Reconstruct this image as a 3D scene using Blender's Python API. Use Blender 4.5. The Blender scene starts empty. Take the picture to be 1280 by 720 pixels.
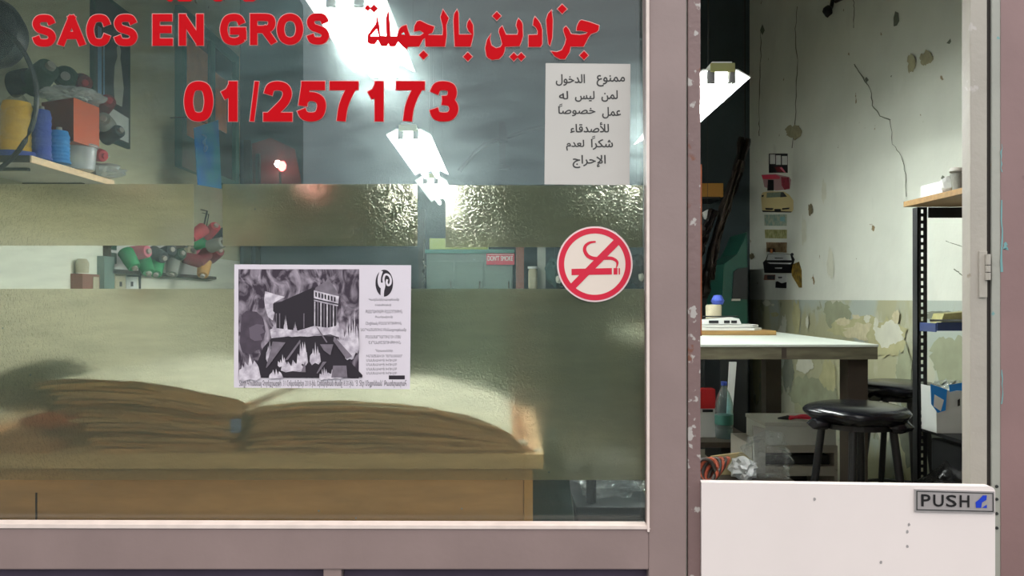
import bpy, bmesh, math, random
from mathutils import Vector, Matrix, noise
from mathutils.geometry import tessellate_polygon, interpolate_bezier, delaunay_2d_cdt
SC = bpy.context.scene
COL = SC.collection
PI = math.pi

# ---------------------------------------------------------------- camera, sky, exposure
EYE = 1.15            # eye height above the shop floor
F = 967.0             # focal length in pixels of the 1280 px wide frame
VX, VY = 630.0, 373.0  # where the lines running into the shop meet
cam_d = bpy.data.cameras.new('camera'); cam = bpy.data.objects.new('camera', cam_d); COL.objects.link(cam)
cam.location = (0, 0, EYE); cam.rotation_euler = (PI/2, 0, 0)
cam_d.sensor_width = 36; cam_d.lens = F/1280*36
cam_d.shift_x = (640-VX)/1280; cam_d.shift_y = (VY-360)/1280
cam_d.clip_start = .05; SC.camera = cam

def lin(c):
    c /= 255.0
    return c/12.92 if c <= .04045 else ((c+.055)/1.055)**2.4
def S(r, g, b): return (lin(r), lin(g), lin(b), 1)

world = bpy.data.worlds.new('dusk_sky'); SC.world = world; world.use_nodes = True
wt = world.node_tree; bg = wt.nodes['Background']
tc = wt.nodes.new('ShaderNodeTexCoord'); sx = wt.nodes.new('ShaderNodeSeparateXYZ'); cr = wt.nodes.new('ShaderNodeValToRGB')
wt.links.new(tc.outputs['Generated'], sx.inputs[0]); wt.links.new(sx.outputs['Z'], cr.inputs[0]); wt.links.new(cr.outputs[0], bg.inputs[0])
cr.color_ramp.elements[0].position = 0.0; cr.color_ramp.elements[0].color = (.42, .56, .64, 1)
cr.color_ramp.elements[1].position = .62; cr.color_ramp.elements[1].color = (1.0, .92, .88, 1)
bg.inputs[1].default_value = 2.6
SC.view_settings.view_transform = 'Standard'; SC.view_settings.look = 'None'
SC.view_settings.exposure = 0.0; SC.view_settings.gamma = 1.0; SC.view_settings.use_curve_mapping = False

TUBE_POWER = 96.0     # emission of the fluorescent tubes

# ---------------------------------------------------------------- materials
def mat(name, color, rough=.6, metal=0, noise_amt=0, noise_scale=8, color2=None, bump=0, bump_scale=40, spec=.5, emit=None, emit_s=0, stretch=None, thresh=None):
    m = bpy.data.materials.new(name); m.use_nodes = True
    nt = m.node_tree; p = nt.nodes['Principled BSDF']
    p.inputs['Base Color'].default_value = color; p.inputs['Roughness'].default_value = rough
    p.inputs['Metallic'].default_value = metal; p.inputs['Specular IOR Level'].default_value = spec
    geo = nt.nodes.new('ShaderNodeTexCoord'); mp = nt.nodes.new('ShaderNodeMapping'); nt.links.new(geo.outputs['Object'], mp.inputs[0])
    if stretch: mp.inputs['Scale'].default_value = stretch
    if noise_amt or color2:
        n = nt.nodes.new('ShaderNodeTexNoise'); n.inputs['Scale'].default_value = noise_scale; n.inputs['Detail'].default_value = 6
        nt.links.new(mp.outputs[0], n.inputs['Vector'])
        r = nt.nodes.new('ShaderNodeValToRGB'); nt.links.new(n.outputs['Fac'], r.inputs[0])
        lo, hi = thresh or (.35, .65)
        r.color_ramp.elements[0].position = lo; r.color_ramp.elements[1].position = hi
        r.color_ramp.elements[0].color = color
        c2 = color2 or tuple(min(1, c*(1-noise_amt)) for c in color[:3])+(1,)
        r.color_ramp.elements[1].color = c2
        nt.links.new(r.outputs[0], p.inputs['Base Color'])
    if bump:
        n2 = nt.nodes.new('ShaderNodeTexNoise'); n2.inputs['Scale'].default_value = bump_scale; n2.inputs['Detail'].default_value = 5
        nt.links.new(mp.outputs[0], n2.inputs['Vector'])
        b = nt.nodes.new('ShaderNodeBump'); b.inputs['Strength'].default_value = bump; b.inputs['Distance'].default_value = .01
        nt.links.new(n2.outputs['Fac'], b.inputs['Height']); nt.links.new(b.outputs[0], p.inputs['Normal'])
    if emit:
        p.inputs['Emission Color'].default_value = emit; p.inputs['Emission Strength'].default_value = emit_s
    return m

def chipped(name, base, chip, rust, scale=30, lo=.60, rough=.5, bump=.15):
    """old paint with chips and a second worn colour"""
    m = mat(name, base, rough, noise_amt=.12, noise_scale=5, bump=bump, bump_scale=60)
    nt = m.node_tree; p = nt.nodes['Principled BSDF']
    src = p.inputs['Base Color'].links[0].from_socket
    tcn = nt.nodes.new('ShaderNodeTexCoord')
    for k, (c, sc_, lo_) in enumerate(((chip, scale, lo), (rust, scale*.45, lo+.03))):
        mp = nt.nodes.new('ShaderNodeMapping'); mp.inputs['Location'].default_value = (k*3.1, k*1.7, 0); nt.links.new(tcn.outputs['Object'], mp.inputs[0])
        n = nt.nodes.new('ShaderNodeTexNoise'); n.inputs['Scale'].default_value = sc_; n.inputs['Detail'].default_value = 8
        nt.links.new(mp.outputs[0], n.inputs['Vector'])
        r = nt.nodes.new('ShaderNodeValToRGB'); r.color_ramp.elements[0].position = lo_; r.color_ramp.elements[1].position = lo_+.03
        nt.links.new(n.outputs['Fac'], r.inputs[0])
        mx = nt.nodes.new('ShaderNodeMixRGB'); nt.links.new(r.outputs[0], mx.inputs[0]); nt.links.new(src, mx.inputs[1]); mx.inputs[2].default_value = c
        src = mx.outputs[0]
    nt.links.new(src, p.inputs['Base Color'])
    return m

def glass_mat():
    """window pane: clear, mirror-like at the surface, with a wiped film of dust"""
    m = bpy.data.materials.new('dusty_window_glass'); m.use_nodes = True; nt = m.node_tree; nt.nodes.clear()
    out = nt.nodes.new('ShaderNodeOutputMaterial'); tr = nt.nodes.new('ShaderNodeBsdfTransparent'); gl = nt.nodes.new('ShaderNodeBsdfGlossy')
    gl.inputs['Roughness'].default_value = .0
    fr = nt.nodes.new('ShaderNodeFresnel'); fr.inputs['IOR'].default_value = 1.45
    m1 = nt.nodes.new('ShaderNodeMixShader'); nt.links.new(fr.outputs[0], m1.inputs[0]); nt.links.new(tr.outputs[0], m1.inputs[1]); nt.links.new(gl.outputs[0], m1.inputs[2])
    tr.inputs[0].default_value = (.95, .985, .97, 1)
    nt.links.new(m1.outputs[0], out.inputs[0])
    return m
def dust_mat():
    m = bpy.data.materials.new('window_dust'); m.use_nodes = True; nt = m.node_tree; nt.nodes.clear()
    out = nt.nodes.new('ShaderNodeOutputMaterial'); tr = nt.nodes.new('ShaderNodeBsdfTransparent')
    df = nt.nodes.new('ShaderNodeBsdfDiffuse'); df.inputs[0].default_value = (.28, .42, .46, 1)
    tl = nt.nodes.new('ShaderNodeBsdfTranslucent'); tl.inputs[0].default_value = (.62, .84, .92, 1)
    ad = nt.nodes.new('ShaderNodeMixShader'); ad.inputs[0].default_value = .55; nt.links.new(df.outputs[0], ad.inputs[1]); nt.links.new(tl.outputs[0], ad.inputs[2])
    t = nt.nodes.new('ShaderNodeTexCoord'); mp = nt.nodes.new('ShaderNodeMapping'); mp.inputs['Rotation'].default_value = (0, .6, 0); mp.inputs['Scale'].default_value = (2, 1, 9)
    nt.links.new(t.outputs['Object'], mp.inputs[0])
    n = nt.nodes.new('ShaderNodeTexNoise'); n.inputs['Scale'].default_value = 3; n.inputs['Detail'].default_value = 9; n.inputs['Roughness'].default_value = .7; nt.links.new(mp.outputs[0], n.inputs['Vector'])
    r = nt.nodes.new('ShaderNodeValToRGB'); nt.links.new(n.outputs['Fac'], r.inputs[0])
    r.color_ramp.elements[0].position = .3; r.color_ramp.elements[0].color = (.06, .06, .06, 1)
    r.color_ramp.elements[1].position = .72; r.color_ramp.elements[1].color = (.25, .25, .25, 1)
    v = nt.nodes.new('ShaderNodeTexVoronoi'); v.inputs['Scale'].default_value = 13; nt.links.new(t.outputs['Object'], v.inputs['Vector'])
    r2 = nt.nodes.new('ShaderNodeValToRGB'); nt.links.new(v.outputs['Distance'], r2.inputs[0])
    r2.color_ramp.elements[0].position = .02; r2.color_ramp.elements[0].color = (.5, .5, .5, 1); r2.color_ramp.elements[1].position = .045; r2.color_ramp.elements[1].color = (0, 0, 0, 1)
    mx = nt.nodes.new('ShaderNodeMath'); mx.operation = 'MAXIMUM'; nt.links.new(r.outputs[0], mx.inputs[0]); nt.links.new(r2.outputs[0], mx.inputs[1])
    rf = nt.nodes.new('ShaderNodeBsdfRefraction'); rf.inputs['IOR'].default_value = 1.3; rf.inputs['Roughness'].default_value = .7; rf.inputs['Color'].default_value = (.85, .97, 1, 1)
    a2 = nt.nodes.new('ShaderNodeMixShader'); a2.inputs[0].default_value = .6; nt.links.new(ad.outputs[0], a2.inputs[1]); nt.links.new(rf.outputs[0], a2.inputs[2])
    ms = nt.nodes.new('ShaderNodeMixShader'); nt.links.new(mx.outputs[0], ms.inputs[0]); nt.links.new(tr.outputs[0], ms.inputs[1]); nt.links.new(a2.outputs[0], ms.inputs[2])
    nt.links.new(ms.outputs[0], out.inputs[0])
    return m
def film_mat():
    """frosted adhesive film: blurs what stands far behind it, keeps what touches it"""
    m = bpy.data.materials.new('frosted_film'); m.use_nodes = True; nt = m.node_tree; nt.nodes.clear()
    out = nt.nodes.new('ShaderNodeOutputMaterial')
    rf = nt.nodes.new('ShaderNodeBsdfRefraction'); rf.inputs['IOR'].default_value = 1.22; rf.inputs['Roughness'].default_value = .34; rf.inputs['Color'].default_value = (1, .91, .76, 1)
    df = nt.nodes.new('ShaderNodeBsdfDiffuse'); df.inputs[0].default_value = (.47, .45, .27, 1)
    t = nt.nodes.new('ShaderNodeTexCoord')
    mp = nt.nodes.new('ShaderNodeMapping'); mp.inputs['Scale'].default_value = (1, 1, 1); nt.links.new(t.outputs['Object'], mp.inputs[0])
    n = nt.nodes.new('ShaderNodeTexNoise'); n.inputs['Scale'].default_value = 72; n.inputs['Detail'].default_value = 2; n.inputs['Distortion'].default_value = 2.5; nt.links.new(mp.outputs[0], n.inputs['Vector'])
    r = nt.nodes.new('ShaderNodeValToRGB'); nt.links.new(n.outputs['Fac'], r.inputs[0]); r.color_ramp.elements[0].position = .5; r.color_ramp.elements[1].position = .56
    b = nt.nodes.new('ShaderNodeBump'); b.inputs['Strength'].default_value = .37; b.inputs['Distance'].default_value = .003
    nt.links.new(r.outputs[0], b.inputs['Height']); nt.links.new(b.outputs[0], rf.inputs['Normal'])
    ms = nt.nodes.new('ShaderNodeMixShader'); ms.inputs[0].default_value = .36; nt.links.new(rf.outputs[0], ms.inputs[1]); nt.links.new(df.outputs[0], ms.inputs[2])
    nt.links.new(ms.outputs[0], out.inputs[0])
    return m
def plastic_mat(name, tint=(.95, .97, .97, 1), f=.12, body=.025):
    m = bpy.data.materials.new(name); m.use_nodes = True; nt = m.node_tree; nt.nodes.clear()
    out = nt.nodes.new('ShaderNodeOutputMaterial'); tr = nt.nodes.new('ShaderNodeBsdfTransparent'); tr.inputs[0].default_value = tint
    gl = nt.nodes.new('ShaderNodeBsdfGlossy'); gl.inputs['Roughness'].default_value = .14
    df = nt.nodes.new('ShaderNodeBsdfDiffuse'); df.inputs[0].default_value = (.8, .82, .82, 1)
    lw = nt.nodes.new('ShaderNodeLayerWeight'); lw.inputs[0].default_value = f
    t = nt.nodes.new('ShaderNodeTexCoord'); n = nt.nodes.new('ShaderNodeTexNoise'); n.inputs['Scale'].default_value = 16; n.inputs['Distortion'].default_value = 3; nt.links.new(t.outputs['Object'], n.inputs['Vector'])
    b = nt.nodes.new('ShaderNodeBump'); b.inputs['Strength'].default_value = .8; b.inputs['Distance'].default_value = .01; nt.links.new(n.outputs['Fac'], b.inputs['Height'])
    nt.links.new(b.outputs[0], gl.inputs['Normal']); nt.links.new(b.outputs[0], lw.inputs['Normal'])
    m1 = nt.nodes.new('ShaderNodeMixShader'); nt.links.new(lw.outputs['Facing'], m1.inputs[0]); nt.links.new(tr.outputs[0], m1.inputs[1]); nt.links.new(gl.outputs[0], m1.inputs[2])
    m2 = nt.nodes.new('ShaderNodeMixShader'); m2.inputs[0].default_value = body; nt.links.new(m1.outputs[0], m2.inputs[1]); nt.links.new(df.outputs[0], m2.inputs[2])
    nt.links.new(m2.outputs[0], out.inputs[0])
    return m

def wall_mat(name, upper, lower, band_z, peel=True):
    """old painted plaster: one colour above the band line, worn paint with plaster showing below it"""
    m = bpy.data.materials.new(name); m.use_nodes = True; nt = m.node_tree; p = nt.nodes['Principled BSDF']; p.inputs['Roughness'].default_value = .75
    t = nt.nodes.new('ShaderNodeTexCoord'); sp = nt.nodes.new('ShaderNodeSeparateXYZ'); nt.links.new(t.outputs['Object'], sp.inputs[0])
    def noise_ramp(scale, lo, hi, loc=0, stretch=(1, 1, 1), detail=7):
        mp = nt.nodes.new('ShaderNodeMapping'); mp.inputs['Location'].default_value = (loc, loc*.7, loc*.3); mp.inputs['Scale'].default_value = stretch; nt.links.new(t.outputs['Object'], mp.inputs[0])
        n = nt.nodes.new('ShaderNodeTexNoise'); n.inputs['Scale'].default_value = scale; n.inputs['Detail'].default_value = detail; nt.links.new(mp.outputs[0], n.inputs['Vector'])
        r = nt.nodes.new('ShaderNodeValToRGB'); r.color_ramp.elements[0].position = lo; r.color_ramp.elements[1].position = hi; nt.links.new(n.outputs['Fac'], r.inputs[0]); return r.outputs[0]
    def mix(f, a, b):
        x = nt.nodes.new('ShaderNodeMixRGB')
        if isinstance(f, float): x.inputs[0].default_value = f
        else: nt.links.new(f, x.inputs[0])
        for i, v in ((1, a), (2, b)):
            if isinstance(v, tuple): x.inputs[i].default_value = v
            else: nt.links.new(v, x.inputs[i])
        return x.outputs[0]
    def mul(a, b):
        x = nt.nodes.new('ShaderNodeMath'); x.operation = 'MULTIPLY'; nt.links.new(a, x.inputs[0]); nt.links.new(b, x.inputs[1]); return x.outputs[0]
    up = mix(noise_ramp(1.6, .35, .7), upper, tuple(c*.82 for c in upper[:3])+(1,))
    up = mix(noise_ramp(5, .60, .66, 5, (1, 1, .5)), up, tuple(c*.9 for c in upper[:3])+(1,))
    up = mix(noise_ramp(9, .70, .72, 9), up, S(128, 112, 78))
    lo = mix(noise_ramp(2.3, .42, .5, 2, (1, 1, .5)), lower, S(166, 166, 134))
    lo = mix(noise_ramp(3.2, .56, .62, 7, (1, 1, .6)), lo, S(182, 184, 162))
    lo = mix(noise_ramp(6, .62, .66, 11), lo, S(136, 140, 112))
    m1 = nt.nodes.new('ShaderNodeMath'); m1.operation = 'LESS_THAN'; m1.inputs[1].default_value = band_z; nt.links.new(sp.outputs['Z'], m1.inputs[0])
    c = mix(m1.outputs[0], up, lo if peel else lower)
    # damp line just above the floor
    nt.links.new(c, p.inputs['Base Color'])
    n = nt.nodes.new('ShaderNodeTexNoise'); n.inputs['Scale'].default_value = 14; n.inputs['Detail'].default_value = 7; nt.links.new(t.outputs['Object'], n.inputs['Vector'])
    b = nt.nodes.new('ShaderNodeBump'); b.inputs['Strength'].default_value = .35; b.inputs['Distance'].default_value = .01; nt.links.new(n.outputs['Fac'], b.inputs['Height']); nt.links.new(b.outputs[0], p.inputs['Normal'])
    return m

M = dict(
    glass=glass_mat(), dust=dust_mat(), film=film_mat(), plastic=plastic_mat('clear_plastic'), tubplastic=plastic_mat('clear_tub_plastic', (.9, .93, .96, 1), .35, .35),
    bottle=plastic_mat('blue_tinted_bottle_plastic', (.55, .8, .82, 1), .3, .1),
    mauve=chipped('mauve_frame_paint', S(150, 132, 129), S(142, 124, 122), S(140, 120, 118), 26, .72, .45, .05),
    mauve_r=chipped('mauve_pillar_paint', S(144, 116, 114), S(118, 95, 92), S(125, 98, 88), 6, .69, .5, .05),
    beadpaint=mat('pale_bead_paint', S(238, 224, 216), .5, noise_amt=.12, noise_scale=20),
    rusty=chipped('rust_red_strip', S(128, 106, 104), S(176, 172, 168), S(120, 78, 62), 30, .60),
    orange_edge=mat('worn_orange_paint', S(156, 84, 48), .6, noise_amt=.5, noise_scale=25),
    panel_dark=mat('dark_purple_panel', S(84, 72, 92), .45, noise_amt=.2),
    jamb=chipped('pale_grey_jamb_paint', S(176, 171, 160), S(186, 182, 176), S(140, 128, 108), 22, .66),
    jamb2=chipped('grey_green_jamb_paint', S(166, 168, 158), S(110, 160, 160), S(150, 130, 108), 30, .68),
    gap_shade=mat('dark_gap_shade', S(34, 28, 24), .8),
    white_door=mat('white_laminate', S(238, 230, 227), .35, noise_amt=.05, noise_scale=3),
    plate=mat('brushed_grey_plate', S(176, 172, 172), .35, .2, noise_amt=.08, noise_scale=60),
    black=mat('black_print', S(18, 18, 20), .5), textgrey=mat('grey_black_print', S(58, 58, 58), .6),
    blueprint=mat('blue_print', S(24, 62, 196), .4),
    red=mat('red_vinyl', S(198, 4, 20), .6, spec=.1), redhalo=mat('pink_vinyl_edge', S(226, 160, 156), .4),
    signred=mat('no_smoking_red', S(214, 28, 62), .4), cream=mat('sticker_cream', S(232, 220, 208), .5), pinkwhite=mat('sticker_rim', S(240, 212, 214), .5),
    paper=mat('white_paper', S(200, 199, 194), .8, noise_amt=.06, noise_scale=5), posterpaper=mat('poster_paper', S(226, 220, 230), .7, noise_amt=.05, noise_scale=6),
    wood=mat('pale_plywood', S(255, 218, 176), .55, noise_amt=.18, noise_scale=6, stretch=(1, 4, 14)),
    panelwood=mat('brown_counter_panel', S(224, 168, 110), .5, noise_amt=.25, noise_scale=2.2, stretch=(1, 1, 3)),
    panelwood2=mat('orange_brown_panel', S(232, 170, 100), .5, noise_amt=.2, noise_scale=4),
    sheet_top=mat('white_leather_face', S(232, 234, 224), .6, noise_amt=.05),
    sheet_a=mat('brown_board_edge', S(240, 178, 132), .85, noise_amt=.45, noise_scale=14, stretch=(1, 1, 14), bump=.5, bump_scale=30),
    sheet_b=mat('tan_board_edge', S(252, 204, 160), .85, noise_amt=.45, noise_scale=12, stretch=(1, 1, 14), bump=.5, bump_scale=30),
    sheet_c=mat('grey_board_edge', S(238, 190, 158), .85, noise_amt=.4, noise_scale=12, stretch=(1, 1, 14), bump=.5, bump_scale=30),
    sheet_d=mat('dark_board_edge', S(176, 116, 82), .85, noise_amt=.4, noise_scale=12, stretch=(1, 1, 14), bump=.5, bump_scale=30),
    orange=mat('orange_leather', S(206, 92, 40), .6, noise_amt=.3),
    tabletop=mat('pale_green_laminate', S(214, 222, 212), .35, noise_amt=.1, noise_scale=4),
    tableedge=mat('worn_grey_wood', S(112, 108, 86), .7, noise_amt=.4, noise_scale=9, stretch=(1, 1, 6)),
    tableleg=mat('dark_brown_wood', S(62, 52, 42), .7, noise_amt=.3),
    blackmetal=mat('black_metal', S(22, 24, 26), .45), seat=mat('black_vinyl', S(16, 18, 24), .22, bump=.1, bump_scale=12),
    bluemetal=mat('blue_metal', S(40, 56, 100), .4), darkgrey=mat('dark_grey_metal', S(44, 48, 46), .5),
    rackwood=mat('rack_board', S(150, 116, 66), .6, noise_amt=.3, stretch=(1, 6, 6)),
    wr=wall_mat('right_wall_plaster', S(216, 220, 208), S(166, 176, 166), 1.14), wl=wall_mat('left_wall_plaster', S(200, 196, 164), S(226, 226, 208), 1.45, False),
    wb=mat('dark_back_wall', S(66, 80, 84), .8, noise_amt=.4, noise_scale=1.2, bump=.2), ceil=mat('dark_ceiling', S(46, 48, 46), .9, noise_amt=.3),
    floor=mat('worn_concrete_floor', S(134, 130, 114), .7, noise_amt=.3, noise_scale=3), street=mat('street_asphalt', S(96, 92, 92), .9, noise_amt=.3, noise_scale=5),
    teal=mat('teal_paint', S(70, 128, 116), .5, noise_amt=.2), tealpale=mat('pale_teal_panel', S(112, 132, 124), .4, noise_amt=.15, noise_scale=3),
    brownpanel=mat('orange_brown_board', S(226, 142, 84), .6, noise_amt=.2), blueposter=mat('blue_poster_print', S(24, 110, 200), .4, color2=S(60, 150, 170), noise_scale=5),
    yellowgreen=mat('yellow_green_board', S(160, 172, 84), .5), white=mat('white_plastic', S(220, 222, 218), .4, noise_amt=.08), green=mat('green_metal', S(14, 72, 58), .4, noise_amt=.2),
    darkgreen=mat('dark_green_thread', S(32, 58, 40), .8, bump=.3, bump_scale=120), greenthread=mat('green_thread', S(30, 130, 76), .8, bump=.3, bump_scale=120),
    redthread=mat('red_thread', S(176, 40, 56), .8, bump=.3, bump_scale=120), pinkthread=mat('pink_thread', S(206, 104, 122), .8, bump=.3, bump_scale=120),
    blackthread=mat('black_thread', S(40, 44, 48), .8, bump=.3, bump_scale=120), greythread=mat('grey_thread', S(130, 130, 122), .8, bump=.3, bump_scale=120),
    beigethread=mat('beige_thread', S(180, 172, 146), .8, bump=.3, bump_scale=120), bluethread=mat('bright_blue_thread', S(40, 130, 200), .7, bump=.4, bump_scale=90),
    indigothread=mat('deep_blue_thread', S(52, 74, 160), .7, bump=.4, bump_scale=90), yellowthread=mat('yellow_thread', S(236, 182, 50), .7, noise_amt=.12, bump=.3, bump_scale=90),
    winethread=mat('dark_red_thread', S(110, 30, 40), .8, bump=.3, bump_scale=120), orangethread=mat('ochre_thread', S(180, 130, 60), .8, bump=.3, bump_scale=120),
    core=mat('spool_core', S(150, 140, 130), .6), carton=mat('orange_carton', S(200, 82, 36), .6), carton_shade=mat('shaded_orange_carton', S(124, 30, 18), .6),
    cardboard=mat('brown_cardboard', S(150, 136, 96), .8, noise_amt=.15), hide=mat('dark_brown_leather', S(58, 50, 44), .5, noise_amt=.5, noise_scale=12, bump=.8, bump_scale=14),
    chrome=mat('dull_chrome', S(150, 150, 150), .25, .9), darkteal=mat('dark_teal_cloth', S(44, 70, 66), .8, noise_amt=.3, bump=.5, bump_scale=10),
    fabric=mat('charcoal_cloth', S(40, 44, 42), .8, noise_amt=.4, noise_scale=16, bump=.6, bump_scale=12), reflector=mat('white_enamel_reflector', S(235, 238, 235), .4),
    endcap=mat('yellowed_end_cap', S(150, 150, 90), .5), capgrey=mat('grey_tube_cap', S(120, 120, 120), .5),
    facade=mat('unseen_house_wall', S(92, 98, 92), .9, noise_amt=.3, noise_scale=.8),
    tube=mat('glowing_fluorescent_tube', S(255, 255, 255), .5, emit=(.965, 1, .965, 1), emit_s=TUBE_POWER),
    tube_dim=mat('old_dim_fluorescent_tube', S(255, 255, 255), .5, emit=(.93, 1, .95, 1), emit_s=9),
    redglow=mat('glowing_red_lamp', S(255, 80, 60), .5, emit=(1, .13, .12, 1), emit_s=9), warmglow=mat('glowing_lamp_core', S(255, 220, 200), .5, emit=(1, .75, .7, 1), emit_s=40),
    redcloth=mat('dark_red_cloth', S(112, 52, 50), .8, noise_amt=.5, noise_scale=5), redsign=mat('red_notice', S(196, 50, 76), .5), brownpipe=mat('rusty_brown_post', S(130, 84, 70), .6),
    skin=mat('pale_print_figure', S(188, 186, 172), .6), iconblue=mat('blue_print_strip', S(122, 156, 190), .5), darkprint=mat('dark_print', S(54, 56, 60), .6, noise_amt=.4, noise_scale=20),
    peelbrown=mat('bare_plaster_patch', S(120, 112, 84), .9, noise_amt=.3, noise_scale=30), peelcream=mat('cream_plaster_patch', S(198, 192, 158), .9, noise_amt=.15, noise_scale=30), peelolive=mat('olive_bare_patch', S(168, 164, 132), .9, noise_amt=.2, noise_scale=30), crack=mat('crack_grey', S(104, 110, 96), .9),  # crack: grey tone of the crack lines and dark spots
    orangerope=mat('orange_rope', S(190, 92, 64), .8, noise_amt=.6, noise_scale=30),
    aqua=mat('aqua_paint_smear', S(112, 160, 162), .6), blotch=mat('brick_brown_stain', S(150, 92, 60), .6),
)
M['olive'] = mat('olive_paint_patch', S(162, 162, 118), .9, noise_amt=.25, noise_scale=8)

# ---------------------------------------------------------------- geometry helpers
def P(px, py, d): return Vector(((px-VX)*d/F, d, EYE-(py-VY)*d/F))
def PW(px, py, xw): return P(px, py, F*xw/(px-VX))     # on the side wall x = xw
def B(): return bmesh.new()
def box(bm, x0, x1, y0, y1, z0, z1, mi=0, bev=0, M4=None):
    r = bmesh.ops.create_cube(bm, size=1); vs = r['verts']
    for v in vs: v.co = Vector(((x0+x1)/2+v.co.x*(x1-x0), (y0+y1)/2+v.co.y*(y1-y0), (z0+z1)/2+v.co.z*(z1-z0)))
    fs = set(f for v in vs for f in v.link_faces)
    for f in fs: f.material_index = mi
    if bev:
        es = list(set(e for v in vs for e in v.link_edges))
        rb = bmesh.ops.bevel(bm, geom=es, offset=bev, segments=2, affect='EDGES', profile=.7)
        vs = list(set(v for f in rb['faces'] for v in f.verts) | set(v for v in vs if v.is_valid))
        for f in rb['faces']: f.material_index = mi
    if M4 is not None: bmesh.ops.transform(bm, matrix=M4, verts=[v for v in vs if v.is_valid])
    return bm
def tube(bm, pts, r, n=8, mi=0, cap=True):
    """round tube through the points; r one radius or one per point"""
    pts = [Vector(p) for p in pts]; rs = r if isinstance(r, (list, tuple)) else [r]*len(pts); rings = []
    for i, p in enumerate(pts):
        a = pts[max(0, i-1)]; b = pts[min(len(pts)-1, i+1)]; t = (b-a).normalized()
        up = Vector((0, 0, 1)) if abs(t.z) < .9 else Vector((1, 0, 0))
        u = t.cross(up).normalized(); w = u.cross(t).normalized()
        rings.append([bm.verts.new(p+(u*math.cos(2*PI*k/n)+w*math.sin(2*PI*k/n))*rs[i]) for k in range(n)])
    for i in range(len(rings)-1):
        for k in range(n):
            f = bm.faces.new((rings[i][k], rings[i][(k+1) % n], rings[i+1][(k+1) % n], rings[i+1][k])); f.material_index = mi
    if cap:
        for rg in (rings[0], rings[-1][::-1]):
            try: bm.faces.new(rg).material_index = mi
            except ValueError: pass
    return bm
def lathe(bm, prof, c=(0, 0, 0), n=24, mi=0, axis=None):
    c = Vector(c); rings = []; q = Vector((0, 0, 1)).rotation_difference(Vector(axis).normalized()) if axis else None
    for r, z in prof:
        ring = []
        for k in range(n):
            v = Vector((r*math.cos(2*PI*k/n), r*math.sin(2*PI*k/n), z))
            if q: v = q @ v
            ring.append(bm.verts.new(v+c))
        rings.append(ring)
    for i in range(len(rings)-1):
        for k in range(n):
            bm.faces.new((rings[i][k], rings[i][(k+1) % n], rings[i+1][(k+1) % n], rings[i+1][k])).material_index = mi
    bm.faces.new(rings[0][::-1]).material_index = mi; bm.faces.new(rings[-1]).material_index = mi
    return bm
def prism(bm, pts, axis, a, b, mi=0):
    """polygon pts (u,v) pushed from a to b along an axis: 'x' (u=y,v=z), 'y' (u=x,v=z) or 'z' (u=x,v=y)"""
    def mk(u, v, w): return {'x': (w, u, v), 'y': (u, w, v), 'z': (u, v, w)}[axis]
    A = [bm.verts.new(mk(u, v, a)) for u, v in pts]; Bv = [bm.verts.new(mk(u, v, b)) for u, v in pts]
    n = len(pts); fs = [bm.faces.new(A), bm.faces.new(Bv[::-1])]
    for i in range(n): fs.append(bm.faces.new((A[i], Bv[i], Bv[(i+1) % n], A[(i+1) % n])))
    for f in fs: f.material_index = mi
    return bm
def blob(bm, c, s, seed=0, amp=.25, freq=2.0, sub=3, mi=0, flat=None):
    c = Vector(c); r = bmesh.ops.create_icosphere(bm, subdivisions=sub, radius=1)
    for v in r['verts']:
        d = v.co.normalized(); k = 1+amp*noise.fractal(d*freq+Vector((seed*3.7, seed, -seed)), .8, 2.0, 3)
        p = Vector((d.x*s[0]*k, d.y*s[1]*k, d.z*s[2]*k))
        if flat is not None: p.z = max(p.z, -flat)
        v.co = p+c
    for f in set(f for v in r['verts'] for f in v.link_faces): f.material_index = mi
    return bm
def obj(name, bm, m, parent=None, smooth=False, local=False, label=None):
    bmesh.ops.recalc_face_normals(bm, faces=bm.faces[:])
    if smooth:
        for f in bm.faces: f.smooth = True
    if not local:
        if parent is not None:
            root = parent; off = Vector(parent.location)
            while root.parent: root = root.parent; off += root.location
        else:
            xs = [v.co for v in bm.verts]
            off = Vector((sum(v.x for v in xs)/len(xs), sum(v.y for v in xs)/len(xs), min(v.z for v in xs)))
        bmesh.ops.translate(bm, verts=bm.verts[:], vec=-off)
    me = bpy.data.meshes.new(name); bm.to_mesh(me); bm.free()
    for x in (m if isinstance(m, (list, tuple)) else [m]): me.materials.append(M[x] if isinstance(x, str) else x)
    o = bpy.data.objects.new(name, me); COL.objects.link(o)
    if parent is not None: o.parent = parent
    elif not local: o.location = off
    if label: o['label'] = label
    if smooth: shade(o)
    return o
def shade(o):
    me = o.data
    try: me.set_sharp_from_angle(angle=math.radians(40))
    except Exception: pass
def thing(name, loc, label, cat, group=None, rz=0):
    o = bpy.data.objects.new(name, None); COL.objects.link(o); o.location = loc; o.rotation_euler.z = rz; o.empty_display_size = .05
    o['label'] = label; o['category'] = cat
    if group: o['group'] = group
    return o
def tag(o, label, cat, group=None):
    o['label'] = label; o['category'] = cat
    if group: o['group'] = group
    return o
def struct(name, bm, m, parent=None, **k):
    o = obj(name, bm, m, parent, **k)
    if parent is None: o['kind'] = 'structure'
    return o
def copy_tree(o, parent=None):
    c = o.copy(); COL.objects.link(c); c.parent = parent
    for ch in list(o.children): copy_tree(ch, c)
    return c

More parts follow.
